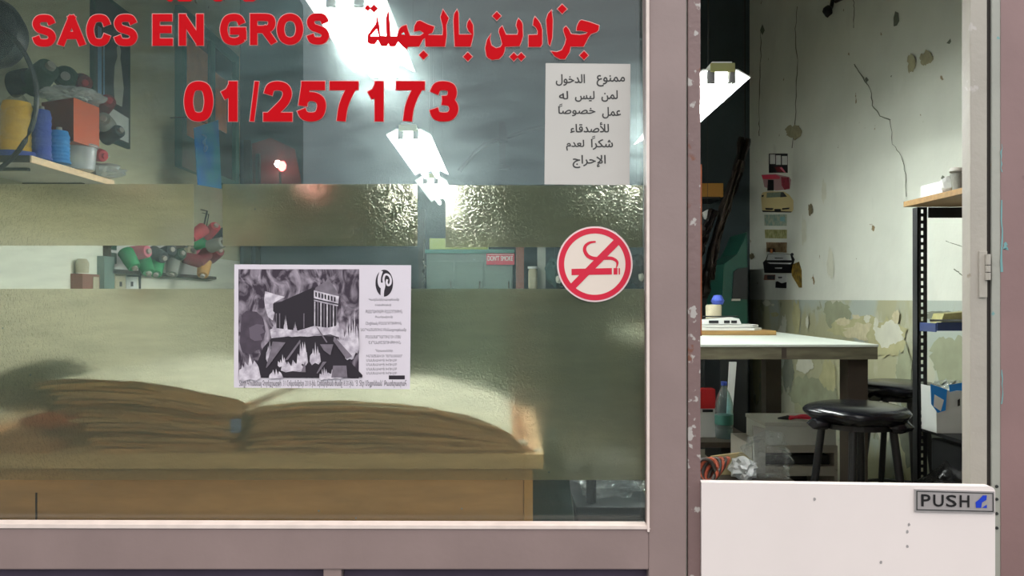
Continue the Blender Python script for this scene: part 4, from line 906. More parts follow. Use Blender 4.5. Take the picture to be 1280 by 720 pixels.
bm = B(); blob(bm, (X(967, 2.93), 3.04, hz_+.075), (.105, .07, .085), 4, .45, 1.6, 4, flat=.07); tag(obj('plastic_bag', bm, 'plastic', smooth=False), 'crumpled clear plastic bag on the crate behind the half door', 'bag')
bm = B(); blob(bm, (X(938, 2.93), 3.02, hz_+.045), (.05, .07, .04), 8, .4, 2, 3, flat=.04); tag(obj('plastic_bag', bm, 'tubplastic'), 'small crumpled clear bag between the orange cord and the bigger bag', 'bag')
bm = B(); blob(bm, (X(905, 3.4), 3.46, .32), (.12, .10, .10), 6, .3, 2, 3, flat=.06); q = obj('cloth_bundle', bm, 'fabric', smooth=True); tag(q, 'dark cloth bundle behind the cardboard in the doorway', 'cloth')
lp2 = tag(obj('storage_box', box(B(), X(860, 3.4), X(935, 3.4), 3.34, 3.62, 0, .258, bev=.004), 'tableleg'), 'dark closed box on the floor under the dark cloth bundle', 'box')

# ---------------------------------------------------------------- rack by the right wall
RY = 2.91; RX = X(1147, RY); 
rk = thing('metal_rack', (1.78, 2.5, 0), 'black slotted angle rack with a pale wooden top board right of the doorway view', 'rack')
top = Z(259, RY)
def post(x, y, sx, sy):
    bm = B(); z = 0
    box(bm, x, x+sx*.004, y, y+sy*.036, 0, top) if sx > 0 else box(bm, x-.004, x, min(y, y+sy*.036), max(y, y+sy*.036), 0, top)
    # front flange cut by slots: two strips joined by bridges
    W = .036*sx
    def fl(u0, u1, z0, z1):
        a, b = sorted((x+u0*W, x+u1*W)); c, d = sorted((y, y+sy*.003)); box(bm, a, b, c, d, z0, z1)
    fl(0, .36, 0, top); fl(.62, 1, 0, top); step = .027; k = 0
    while k*step < top: fl(.36, .62, k*step, min(top, k*step+.012)); k += 1
    return obj('post', bm, 'blackmetal', rk)
post(RX, RY, 1, 1); post(1.97, RY, -1, 1); post(RX, 2.02, 1, 1); post(1.97, 2.02, -1, 1)
bz = top-.045
obj('cross_bar', box(B(), RX+.037, 1.934, RY-.010, RY-.004, Z(272.5, RY), Z(259.5, RY)), 'blackmetal', rk); obj('cross_bar', box(B(), RX+.037, 1.934, 2.026, 2.032, Z(272.5, RY), Z(259.5, RY)), 'blackmetal', rk)
def shelf(z0, z1, m, nm='rack_shelf', x0=RX+.005):
    obj('shelf_bar', box(B(), RX+.037, 1.934, RY-.012, RY-.004, z0, z1), m, rk); obj('shelf_bar', box(B(), RX+.037, 1.934, 2.026, 2.034, z0, z1), m, rk)
    obj('side_bar', box(B(), RX+.0045, RX+.009, 2.06, RY-.038, z0, z1), m, rk)
    obj('shelf_board', box(B(), RX+.010, 1.96, 2.04, RY-.014, z1-.012, z1-.001), m, rk)
sb1 = (Z(413.5, RY), Z(403, RY)); 
obj('side_bar', box(B(), RX+.006, RX+.010, 2.80, RY-.004, *sb1), 'bluemetal', rk); obj('shelf_bar', box(B(), RX+.0105, 1.96, 2.795, 2.803, Z(413.5, 2.8), Z(403, 2.8)), 'bluemetal', rk, label='blue shelf bar'); obj('shelf_board', box(B(), RX+.0105, 1.96, 2.804, RY-.014, Z(413.5, 2.8), Z(413.5, 2.8)+.01), 'blackmetal', rk)
sb2 = (Z(534, RY), Z(520, RY)); obj('shelf_bar', box(B(), RX+.037, 1.934, RY-.012, RY-.004, *sb2), 'blackmetal', rk); obj('shelf_board', box(B(), RX+.010, 1.96, 2.3, RY-.014, sb2[0]-.013, sb2[0]-.001), 'blackmetal', rk)
bx0 = X(1130, RY)
obj('top_board', box(B(), bx0, 1.985, 2.03, RY+.004, top+.001, top+.021, bev=.001), 'rackwood', rk, label='pale wooden top board of the rack')
# on the rack
tz_ = top+.022
bm = B(); box(bm, X(1153, 2.85), X(1178, 2.78), 2.72, 2.86, tz_, tz_+.05, bev=.003); tag(obj('white_box', bm, 'white'), 'low white box at the left end of the rack top board', 'box')
cu = thing('grey_cup', (X(1200, 2.62), 2.62, tz_), 'grey cup with a crooked lid on the rack top board', 'cup')
obj('cup_body', lathe(B(), [(.022, 0), (.03, .055), (.029, .056)], (X(1204, 2.60), 2.62, tz_+.001), 18), 'greythread', cu, smooth=True)
obj('cup_lid', lathe(B(), [(.032, 0), (.034, .012), (.02, .016)], (X(1204, 2.60), 2.62, tz_+.058), 18, axis=(.25, 0, 1)), 'jamb', cu, smooth=True)
bm = B(); random.seed(3)
blob(bm, (X(1191, 2.66), 2.68, tz_+.03), (.03, .025, .03), 5, .5, 2, 2, flat=.029); tag(obj('crumpled_paper', bm, 'white'), 'crumpled white paper beside the grey cup on the rack', 'paper')
pk = thing('plastic_tray', (X(1190, 2.82), 2.85, (Z(413.5, 2.8)+.011)), 'yellow green tray on the blue shelf of the rack', 'tray')
bm = B(); prism(bm, [(X(1174, 2.82), (Z(413.5, 2.8)+.011)), (X(1222, 2.82), (Z(413.5, 2.8)+.011)), (X(1228, 2.82), (Z(413.5, 2.8)+.011)+.062), (X(1180, 2.82), (Z(413.5, 2.8)+.011)+.05)], 'y', 2.82, 2.89); obj('tray_body', bm, mat('olive_yellow_plastic', S(168, 164, 108), .6, noise_amt=.4, noise_scale=20), pk)
obj('tray_rim', box(B(), X(1162, 2.82), X(1214, 2.82), 2.815, 2.819, (Z(413.5, 2.8)+.011)+.022, (Z(413.5, 2.8)+.011)+.030), 'chrome', pk)
ts = thing('tissue_pack', (X(1188, 2.8), 2.8, sb2[0]), 'blue and white tissue pack in plastic on the middle shelf of the rack', 'pack')
z0 = sb2[0]
bm = B(); prism(bm, [(X(1167, 2.8), z0), (X(1215, 2.8), z0), (X(1215, 2.8), Z(487, 2.8)), (X(1186, 2.8), Z(488, 2.8)), (X(1166, 2.8), Z(483, 2.8))], 'y', 2.78, 2.88); obj('pack_body', bm, mat('pale_pack_plastic', S(196, 200, 196), .3, noise_amt=.08, bump=.3, bump_scale=14), ts)
def onpk(u, v): return (X(u, 2.777), 2.777, Z(v, 2.777))
for k, (pts, m) in enumerate(((((1163, 480), (1184, 487), (1182, 513), (1172, 516), (1164, 505)), 'blueprint2'), (((1168, 493), (1180, 500), (1176, 514), (1167, 508)), 'white'), (((1186, 481), (1205, 478), (1214, 486), (1212, 489), (1196, 488), (1187, 490)), 'blueprint2'), (((1197, 500), (1200, 498), (1200, 507), (1197, 508)), 'black'))):
    if 'blueprint2' not in M: M['blueprint2'] = mat('azure_print', S(30, 130, 210), .35)
    bm = B(); fill(bm, [list(pts)], lambda u, v: (X(u, 2.777-k*.0005), 2.777-k*.0005, Z(v, 2.777))); obj('printed_patch', bm, m, ts)
bm = B(); blob(bm, (X(1192, 2.82), 2.83, Z(483, 2.8)), (.075, .04, .018), 2, .5, 2, 3); obj('wrap', bm, 'plastic', ts)
bm = B(); blob(bm, (X(1190, 2.7), 2.72, .44), (.12, .12, .11), 12, .25, 2, 3, flat=.10); tag(obj('rubbish_bag', bm, mat('black_bag_plastic', S(20, 20, 20), .25, bump=.8, bump_scale=16), smooth=True), 'shiny black bag on the lowest shelf of the rack', 'bag')
obj('shelf_board', box(B(), RX+.010, 1.96, 2.3, RY-.014, .31, .325), 'blackmetal', rk)
bm = B(); box(bm, X(1166, 2.85), 1.9, 2.60, 2.86, sb2[0]-.15, sb2[0]-.03, bev=.006)
bk = thing('black_box', (1.75, 2.7, .325), 'black box hanging under the middle shelf of the rack', 'box'); obj('body', bm, 'blackmetal', bk)

# ---------------------------------------------------------------- pictures on the right wall
def wprint(name, label, cat, polys, group='cut-out pictures glued to the right wall'):
    c = polys[0][0]; cen = PW(sum(u for u, v in c)/len(c), max(v for u, v in c), XR)
    t = thing(name, cen, label, cat, group)
    for i, (pts, m, *nm) in enumerate(polys):
        bm = B(); k = .0015+i*.0006; fill(bm, [list(pts)], lambda u, v: PW(u, v, XR-k)); 
        if i == 0: 
            rr = bmesh.ops.extrude_face_region(bm, geom=bm.faces[:]); bmesh.ops.translate(bm, verts=[v for v in rr['geom'] if isinstance(v, bmesh.types.BMVert)], vec=(.0012, 0, 0))
        obj(nm[0] if nm else ('picture_sheet' if i == 0 else 'printed_shape'), bm, m, t)
def z11(ox, oy, *pts): return [(ox+u/11.08, oy+v/11.08) for u, v in pts]
rc = lambda a, b, c, d: [(a, b), (c, b), (c, d), (a, d)]
M['carbody'] = mat('cream_car_print', S(202, 186, 134), .6); M['carwin'] = mat('car_window_print', S(128, 144, 124), .6, noise_amt=.3, noise_scale=40); M['teal_note'] = mat('teal_banknote_print', S(112, 148, 138), .7, color2=S(170, 172, 150), noise_scale=30)
M['olive_note'] = mat('olive_banknote_print', S(120, 124, 62), .7, color2=S(170, 168, 120), noise_scale=30); M['brown_note'] = mat('brown_banknote_print', S(160, 140, 104), .7, color2=S(120, 92, 60), noise_scale=30)
wprint('group_photo', 'square photo of people in white shirts, topmost picture on the right wall', 'picture', [(rc(961, 192, 984.5, 216), 'black'), (rc(962.5, 193, 969, 205), 'white'), (rc(970, 194, 976, 206), 'white'), (rc(977.5, 195, 984, 206), 'white'), (z11(950, 185, (200, 270), (270, 250), (330, 335), (240, 330)), 'winethread'), (z11(950, 185, (270, 275), (300, 260), (360, 340), (335, 340)), 'pinkthread')])
wprint('red_picture', 'torn red and black picture just above the cream car', 'picture', [(z11(950, 185, (20, 370), (210, 360), (400, 400), (430, 440), (410, 570), (220, 590), (190, 580), (60, 540), (40, 440)), mat('faded_pink_print', S(168, 134, 134), .7)), (z11(950, 185, (20, 375), (220, 370), (280, 400), (270, 430), (40, 430)), 'redsign'), (z11(950, 185, (110, 440), (190, 440), (190, 590), (100, 590)), 'black'), (z11(950, 185, (290, 400), (400, 410), (410, 560), (340, 580), (300, 520)), mat('crimson_print', S(156, 52, 70), .7, noise_amt=.4, noise_scale=40))])
wprint('car_cutout', 'cut-out picture of a cream sports car on the right wall', 'picture', [(z11(950, 235, (40, 60), (130, 45), (330, 50), (400, 90), (460, 170), (460, 300), (440, 335), (250, 340), (30, 320), (15, 150), (20, 90)), 'carbody'), (z11(950, 235, (95, 65), (320, 55), (375, 120), (90, 135)), 'carwin'), (z11(950, 235, (290, 60), (325, 60), (375, 120), (280, 130)), 'darkprint'), (z11(950, 235, (70, 275), (190, 280), (170, 305), (80, 300)), 'black'), (z11(950, 235, (200, 290), (285, 290), (290, 325), (200, 325)), 'black'), (z11(950, 235, (305, 280), (410, 272), (400, 292), (310, 300)), 'black'), (z11(950, 235, (25, 312), (440, 325), (430, 340), (40, 332)), 'black'), (z11(950, 235, (22, 100), (55, 95), (45, 125), (22, 122)), 'black')])
wprint('banknote', 'teal banknote on the right wall, right under the cream car', 'banknote', [(z11(950, 235, (60, 370), (370, 365), (368, 525), (62, 522)), 'teal_note'), (z11(950, 235, (280, 400), (340, 400), (340, 460), (280, 460)), 'aqua')], 'banknotes glued to the right wall')
wprint('banknote', 'olive banknote on the right wall, the middle one of three', 'banknote', [(z11(950, 235, (65, 575), (372, 578), (370, 700), (70, 695)), 'olive_note')], 'banknotes glued to the right wall')
wprint('banknote', 'brown banknote on the right wall, lowest of three, above the dark car', 'banknote', [(z11(950, 300, (85, 30), (370, 35), (368, 175), (90, 165)), 'brown_note')], 'banknotes glued to the right wall')
wprint('small_photo', 'tiny white portrait photo at the lower corner of the brown banknote', 'picture', [(z11(950, 300, (110, 110), (215, 120), (200, 185), (100, 180)), 'white'), (z11(950, 300, (140, 125), (175, 125), (175, 180), (140, 178)), 'brownpanel')])
wprint('car_cutout', 'cut-out picture of a dark car front with silver bonnet on the right wall', 'picture', [(z11(950, 300, (110, 195), (300, 185), (440, 200), (480, 270), (460, 330), (430, 460), (60, 455), (50, 380), (40, 310), (80, 270)), 'black'), (z11(950, 300, (115, 200), (300, 188), (420, 205), (440, 280), (90, 280)), 'white'), (z11(950, 300, (100, 310), (440, 315), (420, 335), (140, 330)), 'white'), (z11(950, 300, (200, 245), (320, 248), (318, 258), (210, 258)), 'black'), (z11(950, 300, (205, 380), (305, 380), (300, 398), (210, 398)), 'white')])
wprint('torn_picture', 'gold and brown torn picture at the right of the dark car on the wall', 'picture', [(z11(950, 300, (420, 350), (540, 300), (575, 420), (580, 660), (540, 660), (440, 490)), mat('gold_print', S(150, 124, 46), .6, color2=S(70, 56, 30), noise_scale=30))])
wprint('small_photo', 'small black and white sticker, lowest picture on the right wall', 'picture', [(z11(950, 300, (215, 470), (375, 480), (370, 670), (210, 665)), 'white'), (z11(950, 300, (215, 580), (240, 570), (300, 600), (370, 580), (368, 668), (212, 662)), 'black'), (z11(950, 300, (250, 510), (310, 510), (300, 530), (255, 530)), 'darkprint')])
wprint('small_photo', 'small grey brown slanted scrap of picture under the dark car', 'picture', [(z11(950, 300, (60, 480), (210, 480), (205, 555), (50, 555)), 'brownpipe'), (z11(950, 300, (100, 490), (205, 490), (205, 545), (100, 545)), 'darkprint')])
wprint('badge', 'tiny dark round badge above the right end of the dark car', 'badge', [([(990+1.9*math.cos(a), 318+1.9*math.sin(a)) for a in [2*PI*k/16 for k in range(16)]], 'darkprint')])
# black bracket high on the wall
wb_ = thing('wall_bracket', PW(1046, 18, XR), 'black metal bracket high on the right wall at the top of the view', 'bracket')
q = PW(1045, 0, XR); obj('arm', tube(B(), [(XR-.01, q.y, q.z+.25), (XR-.02, q.y, q.z), tuple(PW(1045, 10, XR)-Vector((.03, 0, 0)))], .012, 8), 'blackmetal', wb_, smooth=True)
bm = B(); blob(bm, PW(1045, 14, XR)-Vector((.05, 0, 0)), (.03, .03, .035), 1, .3, 2, 2); obj('knob', bm, 'blackmetal', wb_, smooth=True)
obj('arm', tube(B(), [tuple(PW(1049, 2, XR)-Vector((.02, 0, 0))), tuple(PW(1062, -4, XR)-Vector((.02, 0, 0)))], .01, 8), 'blackmetal', wb_, smooth=True)

# ---------------------------------------------------------------- left side of the shop
def PL(px, py): return P(px, py, -F*abs(XL)/(px-VX)*1.0) if False else P(px, py, F*XL/(px-VX))
def spool(label, loc, axis, m, h=.11, r=.034, group=None, capm='core', rz=0):
    t = thing('thread_spool', loc, label, 'spool', group)
    q = Vector((0, 0, 1)).rotation_difference(Vector(axis).normalized()); t.rotation_mode = 'QUATERNION'; t.rotation_quaternion = q
    obj('thread', lathe(B(), [(r*.9, h*.04), (r, h*.08), (r*.93, h*.5), (r*.82, h*.88), (r*.74, h*.93)], n=18), m, t, smooth=True, local=True)
    bm = B(); lathe(bm, [(r*.55, 0), (r*.55, h*.06)], n=14); lathe(bm, [(r*.38, h*.9), (r*.34, h*1.04)], n=14); obj('core', bm, capm, t, local=True)
    return t
SX = -1.80
sh = thing('wall_shelf', (-1.97, 3.25, 1.68), 'pale shelf high on the left wall loaded with spools and boxes', 'shelf')
sz1 = Z(194.5, 2.94); sz0 = sz1-.026
obj('shelf_board', box(B(), XL+.001, SX, 2.94, 3.56, sz0, sz1), 'jamb', sh)
obj('edge_strip', box(B(), SX, SX+.006, 2.938, 3.562, sz0, sz1), 'wood', sh, label='pale wooden front edge'); obj('edge_strip', box(B(), XL+.002, SX, 2.934, 2.9395, sz0, sz1), 'tableleg', sh, label='dark near end of the shelf')
for y in (3.05, 3.45): obj('bracket', box(B(), XL+.002, SX-.08, y, y+.02, sz0-.012, sz0-.001), 'darkgrey', sh)
st_ = sz1+.001
# yellow cone in a wrapper
yc = thing('thread_cone', (X(22, 3.0), 3.03, st_), 'big yellow thread cone in clear wrap at the near end of the left shelf', 'spool')
cx = X(21, 3.03); 
obj('thread', lathe(B(), [(.052, 0), (.056, .01), (.055, .17), (.048, .195), (.02, .2)], (cx, 3.03, st_+.028), 24), 'yellowthread', yc, smooth=True)
obj('base_disc', lathe(B(), [(.072, 0), (.075, .012), (.073, .026)], (cx+.004, 3.03, st_), 24), 'indigothread', yc, smooth=True)
bm = B(); blob(bm, (cx+.005, 3.03, st_+.13), (.066, .064, .125), 4, .10, 3, 3, flat=.10); obj('wrapper', bm, 'plastic', yc)
def bigspool(px, d, h, r, m, label, zoff=0):
    t = thing('thread_cone', (X(px, d), d, st_+zoff), label, 'spool', 'big spools on the left shelf')
    prof = [(r*.5, 0), (r*1.08, .004), (r*1.08, .012)]
    n = 7
    for k in range(n): z = .014+(h-.03)*k/n; dz = (h-.03)/n; prof += [(r*.92, z), (r, z+dz*.5), (r*.92, z+dz*.95)]
    obj('thread', lathe(B(), prof+[(r*.8, h)], (X(px, d), d, st_+zoff), 22), m, t, smooth=True)
    obj('core', lathe(B(), [(r*.3, 0), (r*.25, .015)], (X(px, d), d, st_+zoff+h+.0005), 14), 'core', t)
bigspool(52, 3.06, .20, .036, 'indigothread', 'tall deep blue thread spool between the yellow cone and the bright blue spool')
bigspool(74, 3.14, .135, .040, 'bluethread', 'bright blue thread spool in front of the orange carton')
tb = thing('plastic_tub', (X(100, 3.3), 3.3, st_), 'clear plastic tub with a rim on the left shelf, right of the bright blue spool', 'tub')
cx = X(99, 3.3)
obj('tub_body', lathe(B(), [(.04, 0), (.055, .005), (.064, .10)], (cx, 3.31, st_), 20), 'tubplastic', tb, smooth=True); obj('rim', lathe(B(), [(.070, .0), (.072, .006), (.068, .012)], (cx, 3.31, st_+.101), 20), 'tubplastic', tb, smooth=True)
# carton on a dark box behind the spools
bk2 = tag(obj('support_box', box(B(), XL+.01, -1.93, 3.18, 3.40, st_, st_+.10, bev=.003), 'fabric'), 'dark box under the orange carton on the left shelf', 'box')
oc = thing('orange_carton', (-1.93, 3.33, st_+.12), 'open orange carton with its shaded near side painted dark red, on top of the left shelf load', 'box')
oz = EYE+(VY-181)*3.25/F; oz1 = EYE+(VY-128)*3.25/F
ob = [(X(52, 3.25), 3.25), (X(92, 3.17), 3.17), (X(124, 3.34), 3.34), (X(92, 3.47), 3.47)]
bm = B(); prism(bm, ob, 'z', st_+.101+.0, oz1)
o = obj('carton_body', bm, ['carton', 'carton_shade'], oc)
for f in o.data.polygons:
    if f.normal.y < -.5 and abs(f.normal.z) < .5 and f.normal.x < .2: f.material_index = 1  # near side coloured darker for the shade on it
bm = B(); blob(bm, (X(90, 3.3), 3.31, oz1+.035), (.115, .10, .045), 7, .45, 1.8, 4, flat=.034); tag(obj('plastic_bag', bm, 'tubplastic'), 'shiny crumpled plastic bag on top of the orange carton', 'bag')
# bundle of dark spools behind, resting on a pile of cloth
bm = B(); blob(bm, (X(30, 3.35), 3.40, st_+.15), (.13, .10, .16), 3, .25, 1.7, 3, flat=.148); tag(obj('cloth_bundle', bm, 'blackthread', smooth=True), 'dark bundle behind the yellow cone on the left shelf', 'cloth')
bm = B(); box(bm, XL+.01, XL+.14, 3.48, 3.555, st_, st_+.24, bev=.004); tag(obj('support_box', bm, 'fabric'), 'dark narrow box at the wall behind the orange carton', 'box')
SPG = 'spools piled on the left shelf'
for lab, px, py, d, ax, m, h, r in (
  ('dark green thread spool lying on the pile, left of the green hollow one', 50, 96, 3.34, (.8, -.4, .45), 'darkgreen', .17, .056),
  ('very dark thread spool lying at the left of the pile above the yellow cone', 26, 102, 3.36, (.9, -.5, .1), 'blackthread', .16, .054),
  ('green thread spool showing its open end on the pile', 82, 96, 3.44, (.5, -.9, -.2), 'darkgreen', .14, .052),
  ('dark red ended thread spool at the right top of the pile', 104, 103, 3.50, (.6, -.8, -.25), 'winethread', .12, .040),
  ('dark brown thread spool with a red end, right of the plastic bag', 131, 131, 3.62, (.7, -.7, .15), 'winethread', .13, .042),
  ('grey hollow thread spool right of the orange carton', 132, 153, 3.58, (.3, -.95, .1), 'greythread', .12, .040),
  ('black hollow thread spool at the right end of the shelf load', 141, 168, 3.62, (.9, -.45, .25), 'blackthread', .12, .036),
  ('red thread spool low at the right end of the shelf', 120, 193, 3.50, (.9, -.35, -.2), 'redthread', .11, .034)):
    spool(lab, P(px, py, d)-Vector(ax).normalized()*h*.5, ax, m, h, r, SPG, 'core' if 'red' not in lab else 'redthread')
bm = B(); blob(bm, (X(128, 3.5), 3.49, st_+.028), (.10, .06, .035), 5, .4, 2, 3, flat=.027); tag(obj('plastic_bag', bm, 'tubplastic'), 'crumpled clear bag at the far right end of the left shelf', 'bag')
bm = B(); prism(bm, [(X(113, 3.45)-.1, st_), (X(128, 3.45), st_), (X(126, 3.45), st_+.045), (X(113, 3.45)-.1, st_+.05)], 'y', 3.40, 3.44); tag(obj('grey_bag', bm, 'greythread'), 'small grey packet right of the clear tub on the left shelf', 'packet')

# fan with a thin round guard at the far left
fn = thing('wall_fan', (-1.62, 2.55, 1.75), 'black round fan with a thin ring at the top left edge of the window', 'fan')
fd = 2.5; k = fd/F
cx, cz = X(-14, fd), Z(42, fd)
obj('motor', lathe(B(), [(.02, -.07), (.10, -.05), (.118, .0), (.112, .03), (.06, .05)], (cx, fd, cz), 32, axis=(0, -1, 0)), 'blackmetal', fn, smooth=True)
gx, gz, gr = X(-62, fd-.12), Z(122, fd-.12), 108*(fd-.12)/F
obj('guard_ring', tube(B(), [(gx+gr*math.cos(a), fd-.12, gz+gr*math.sin(a)) for a in [2*PI*i/48 for i in range(49)]], .0075, 8, cap=False), 'blackmetal', fn, smooth=True)
for a in (.2, 1.3, 2.4, 3.5, 4.6, 5.7): obj('guard_strut', tube(B(), [(gx+gr*math.cos(a)*.985, fd-.118, gz+gr*math.sin(a)*.985), (cx-.02, fd-.03, cz-.02)], .003, 6), 'blackmetal', fn) if math.cos(a) < -.2 else None
obj('wall_arm', tube(B(), [(cx, fd+.05, cz), (cx-.1, fd+.1, cz+.1), (XL+.005, fd+.12, cz+.12)], .016, 8), 'blackmetal', fn, smooth=True)

# framed icon, teal wall cabinet, blue poster, red corner
def onL(off): return lambda u, v: tuple(Vector(PL(u, v))+Vector((off, 0, 0)))
def lbox(bm, px0, px1, pyt, pyb, x0, x1):
    """box on the left wall from image columns px0..px1; heights from image rows at px0"""
    y0, y1 = F*XL/(px0-VX), F*XL/(px1-VX); box(bm, XL+x0, XL+x1, y0, y1, Z(pyb, y0), Z(pyt, y0)); return bm
ic = thing('framed_picture', PL(135, 175), 'dark framed picture of a pale standing figure, hung on the left wall above the shelf', 'picture')
obj('frame', lbox(B(), 112, 158.5, -18, 168, .001, .02), 'darkteal', ic); 
y0_, y1_ = F*XL/(112-VX), F*XL/(158.5-VX)
def onpic(off, m, nm, pts):
    bm = B(); za, zb = Z(168, y0_), Z(-18, y0_)
    fill(bm, [[(y0_+(y1_-y0_)*u, za+(zb-za)*v) for u, v in pts]], lambda a, b: (XL+.0205+off, a, b)); obj(nm, bm, m, ic)
onpic(.0005, 'darkprint', 'print', [(.05, .03), (.95, .03), (.95, .97), (.05, .97)])
onpic(.001, 'iconblue', 'print_strip', [(.10, .05), (.20, .05), (.20, .75), (.10, .75)]); onpic(.001, 'iconblue', 'print_strip', [(.24, .05), (.28, .05), (.28, .7), (.24, .7)])
onpic(.0012, 'skin', 'printed_figure', [(.55, .28), (.75, .28), (.80, .42), (.74, .56), (.70, .62), (.72, .68), (.66, .73), (.60, .68), (.62, .62), (.54, .54), (.52, .40)])
onpic(.0013, 'white', 'printed_card', [(.35, .04), (.94, .04), (.94, .22), (.35, .24)])
tc_ = thing('teal_shutter', PL(250, 225), 'teal framed shutter with orange brown panels on the left wall, behind the blue poster', 'shutter')
y0, y1 = F*XL/(218-VX), F*XL/(291-VX); za, zb = Z(208, y0), Z(6, y0)
def tb_(u0, u1, v0, v1, x0, x1, m, nm, label=None):
    return obj(nm, box(B(), XL+x0, XL+x1, y0+(y1-y0)*u0, y0+(y1-y0)*u1, za+(zb-za)*v0, za+(zb-za)*v1), m, tc_, label=label)
tb_(0, .07, 0, 1, .001, .05, 'teal', 'frame_bar'); tb_(.93, 1, 0, 1, .001, .05, 'teal', 'frame_bar'); tb_(.07, .93, 0, .05, .001, .05, 'teal', 'frame_bar'); tb_(.07, .93, .94, 1, .001, .05, 'teal', 'frame_bar'); tb_(.47, .55, .05, .94, .001, .045, 'teal', 'frame_bar')
tb_(.07, .47, .05, .94, .001, .02, 'darkteal', 'backing'); tb_(.55, .93, .05, .94, .001, .02, 'darkteal', 'backing')
tb_(.09, .45, .22, .84, .021, .03, 'brownpanel', 'panel', 'orange brown panel'); tb_(.58, .80, .38, .76, .021, .03, 'brownpanel', 'panel', 'orange brown panel'); tb_(.08, .46, .05, .24, .021, .026, 'teal', 'panel')
d0, d1 = 4.75, 5.15
bp = thing('blue_poster', P(260, 235, d0), 'bright blue sheet hanging beside the teal shutter over the left wall', 'poster')
bm = B(); A_, B_, C_, D_ = P(243, 160, d0), P(273, 150, d0+.35), P(277, 236, d0+.35), P(248, 231, d0)
vs = [bm.verts.new(v) for v in (A_, B_, C_, D_)]; f = bm.faces.new(vs); rr = bmesh.ops.extrude_face_region(bm, geom=[f]); bmesh.ops.translate(bm, verts=[v for v in rr['geom'] if isinstance(v, bmesh.types.BMVert)], vec=(-.006, 0, 0))
obj('sheet', bm, 'blueposter', bp)
bm = B(); ribbon(bm, catmull([(250, 168), (256, 172), (251, 178), (257, 184), (253, 190), (254, 176)], 4), 1.6, lambda u, v: tuple(P(u, v, d0+.09)+Vector((.012, 0, 0)))); obj('white_mark', bm, 'iconblue', bp)
obj('hook', tube(B(), [tuple((A_+B_)/2), tuple((A_+B_)/2+Vector((-.12, .02, .05))), (XL+.003, ((A_+B_)/2).y+.05, ((A_+B_)/2).z+.05)], .003, 6), 'blackmetal', bp)

# shelf tray with spools on the left wall
wb2 = thing('spool_rack', PL(195, 335), 'white backed rack with a dark edge on the left wall, holding thread spools', 'rack')
y0, y1 = F*XL/(132-VX), F*XL/(262-VX); zb0_ = Z(336, y0)
obj('back_board', box(B(), XL+.001, XL+.008, y0, y1, zb0_, zb0_+.34), 'paper', wb2); obj('bottom_edge', box(B(), XL+.001, XL+.05, y0, y1, zb0_-.022, zb0_-.001), 'tableleg', wb2); obj('near_edge', box(B(), XL+.001, XL+.03, y0-.03, y0-.001, zb0_-.022, zb0_+.34), 'tableleg', wb2)
for k in range(2): obj('printed_square', box(B(), XL+.0085, XL+.0095, y0+.03, y0+.10, zb0_+.03+k*.075, zb0_+.09+k*.075), 'green', wb2)
RG = 'spools on the left wall rack'
for i, (px, py, m, ax, word) in enumerate(((161, 322, 'greenthread', (.6, -.3, -.8), 'green thread spool on the wall rack, left under the pink one'), (172, 316, 'pinkthread', (.95, -.3, .1), 'pink thread spool lying on the wall rack'),
    (181, 329, 'greenthread', (.5, -.4, -.8), 'green thread spool on the wall rack right under the pink one'), (196, 318, 'blackthread', (.8, -.5, -.3), 'left black thread spool of the wall rack'), (208, 316, 'blackthread', (.7, -.6, .2), 'right black thread spool of the wall rack'),
    (219, 320, 'darkgreen', (.8, -.5, .2), 'dark green thread spool on the wall rack right of the black ones'), (196, 332, 'greenthread', (.2, -.6, -.7), 'green thread spool hanging lowest on the wall rack'), (232, 318, 'beigethread', (.8, -.5, .3), 'beige thread spool on the wall rack near its far end'), (216, 334, 'greythread', (.1, -.5, -.8), 'dark grey thread spool standing at the bottom of the wall rack'))):
    d = F*(XL+.10)/(px-VX); ax = Vector(ax).normalized()
    spool(word, P(px, py, d)-ax*.05, ax, m, .13 if m != 'greythread' else .11, .042, RG)
hk = thing('wall_hook', PL(251, 262), 'thin metal double hook on the left wall above the hanging spools', 'hook')
p0 = Vector(PL(250, 262)); obj('wire', tube(B(), [tuple(p0+Vector((.005, 0, 0))), tuple(p0+Vector((.05, 0, -.01))), tuple(P(251, 300, p0.y-.1))], .006, 6), 'chrome', hk, smooth=True)
obj('wire', tube(B(), [tuple(p0+Vector((.005, .03, -.02))), tuple(p0+Vector((.05, .03, -.03))), tuple(P(255, 300, p0.y-.1))], .004, 6), 'chrome', hk, smooth=True)
HG = 'spools hanging in a cluster on the left wall'
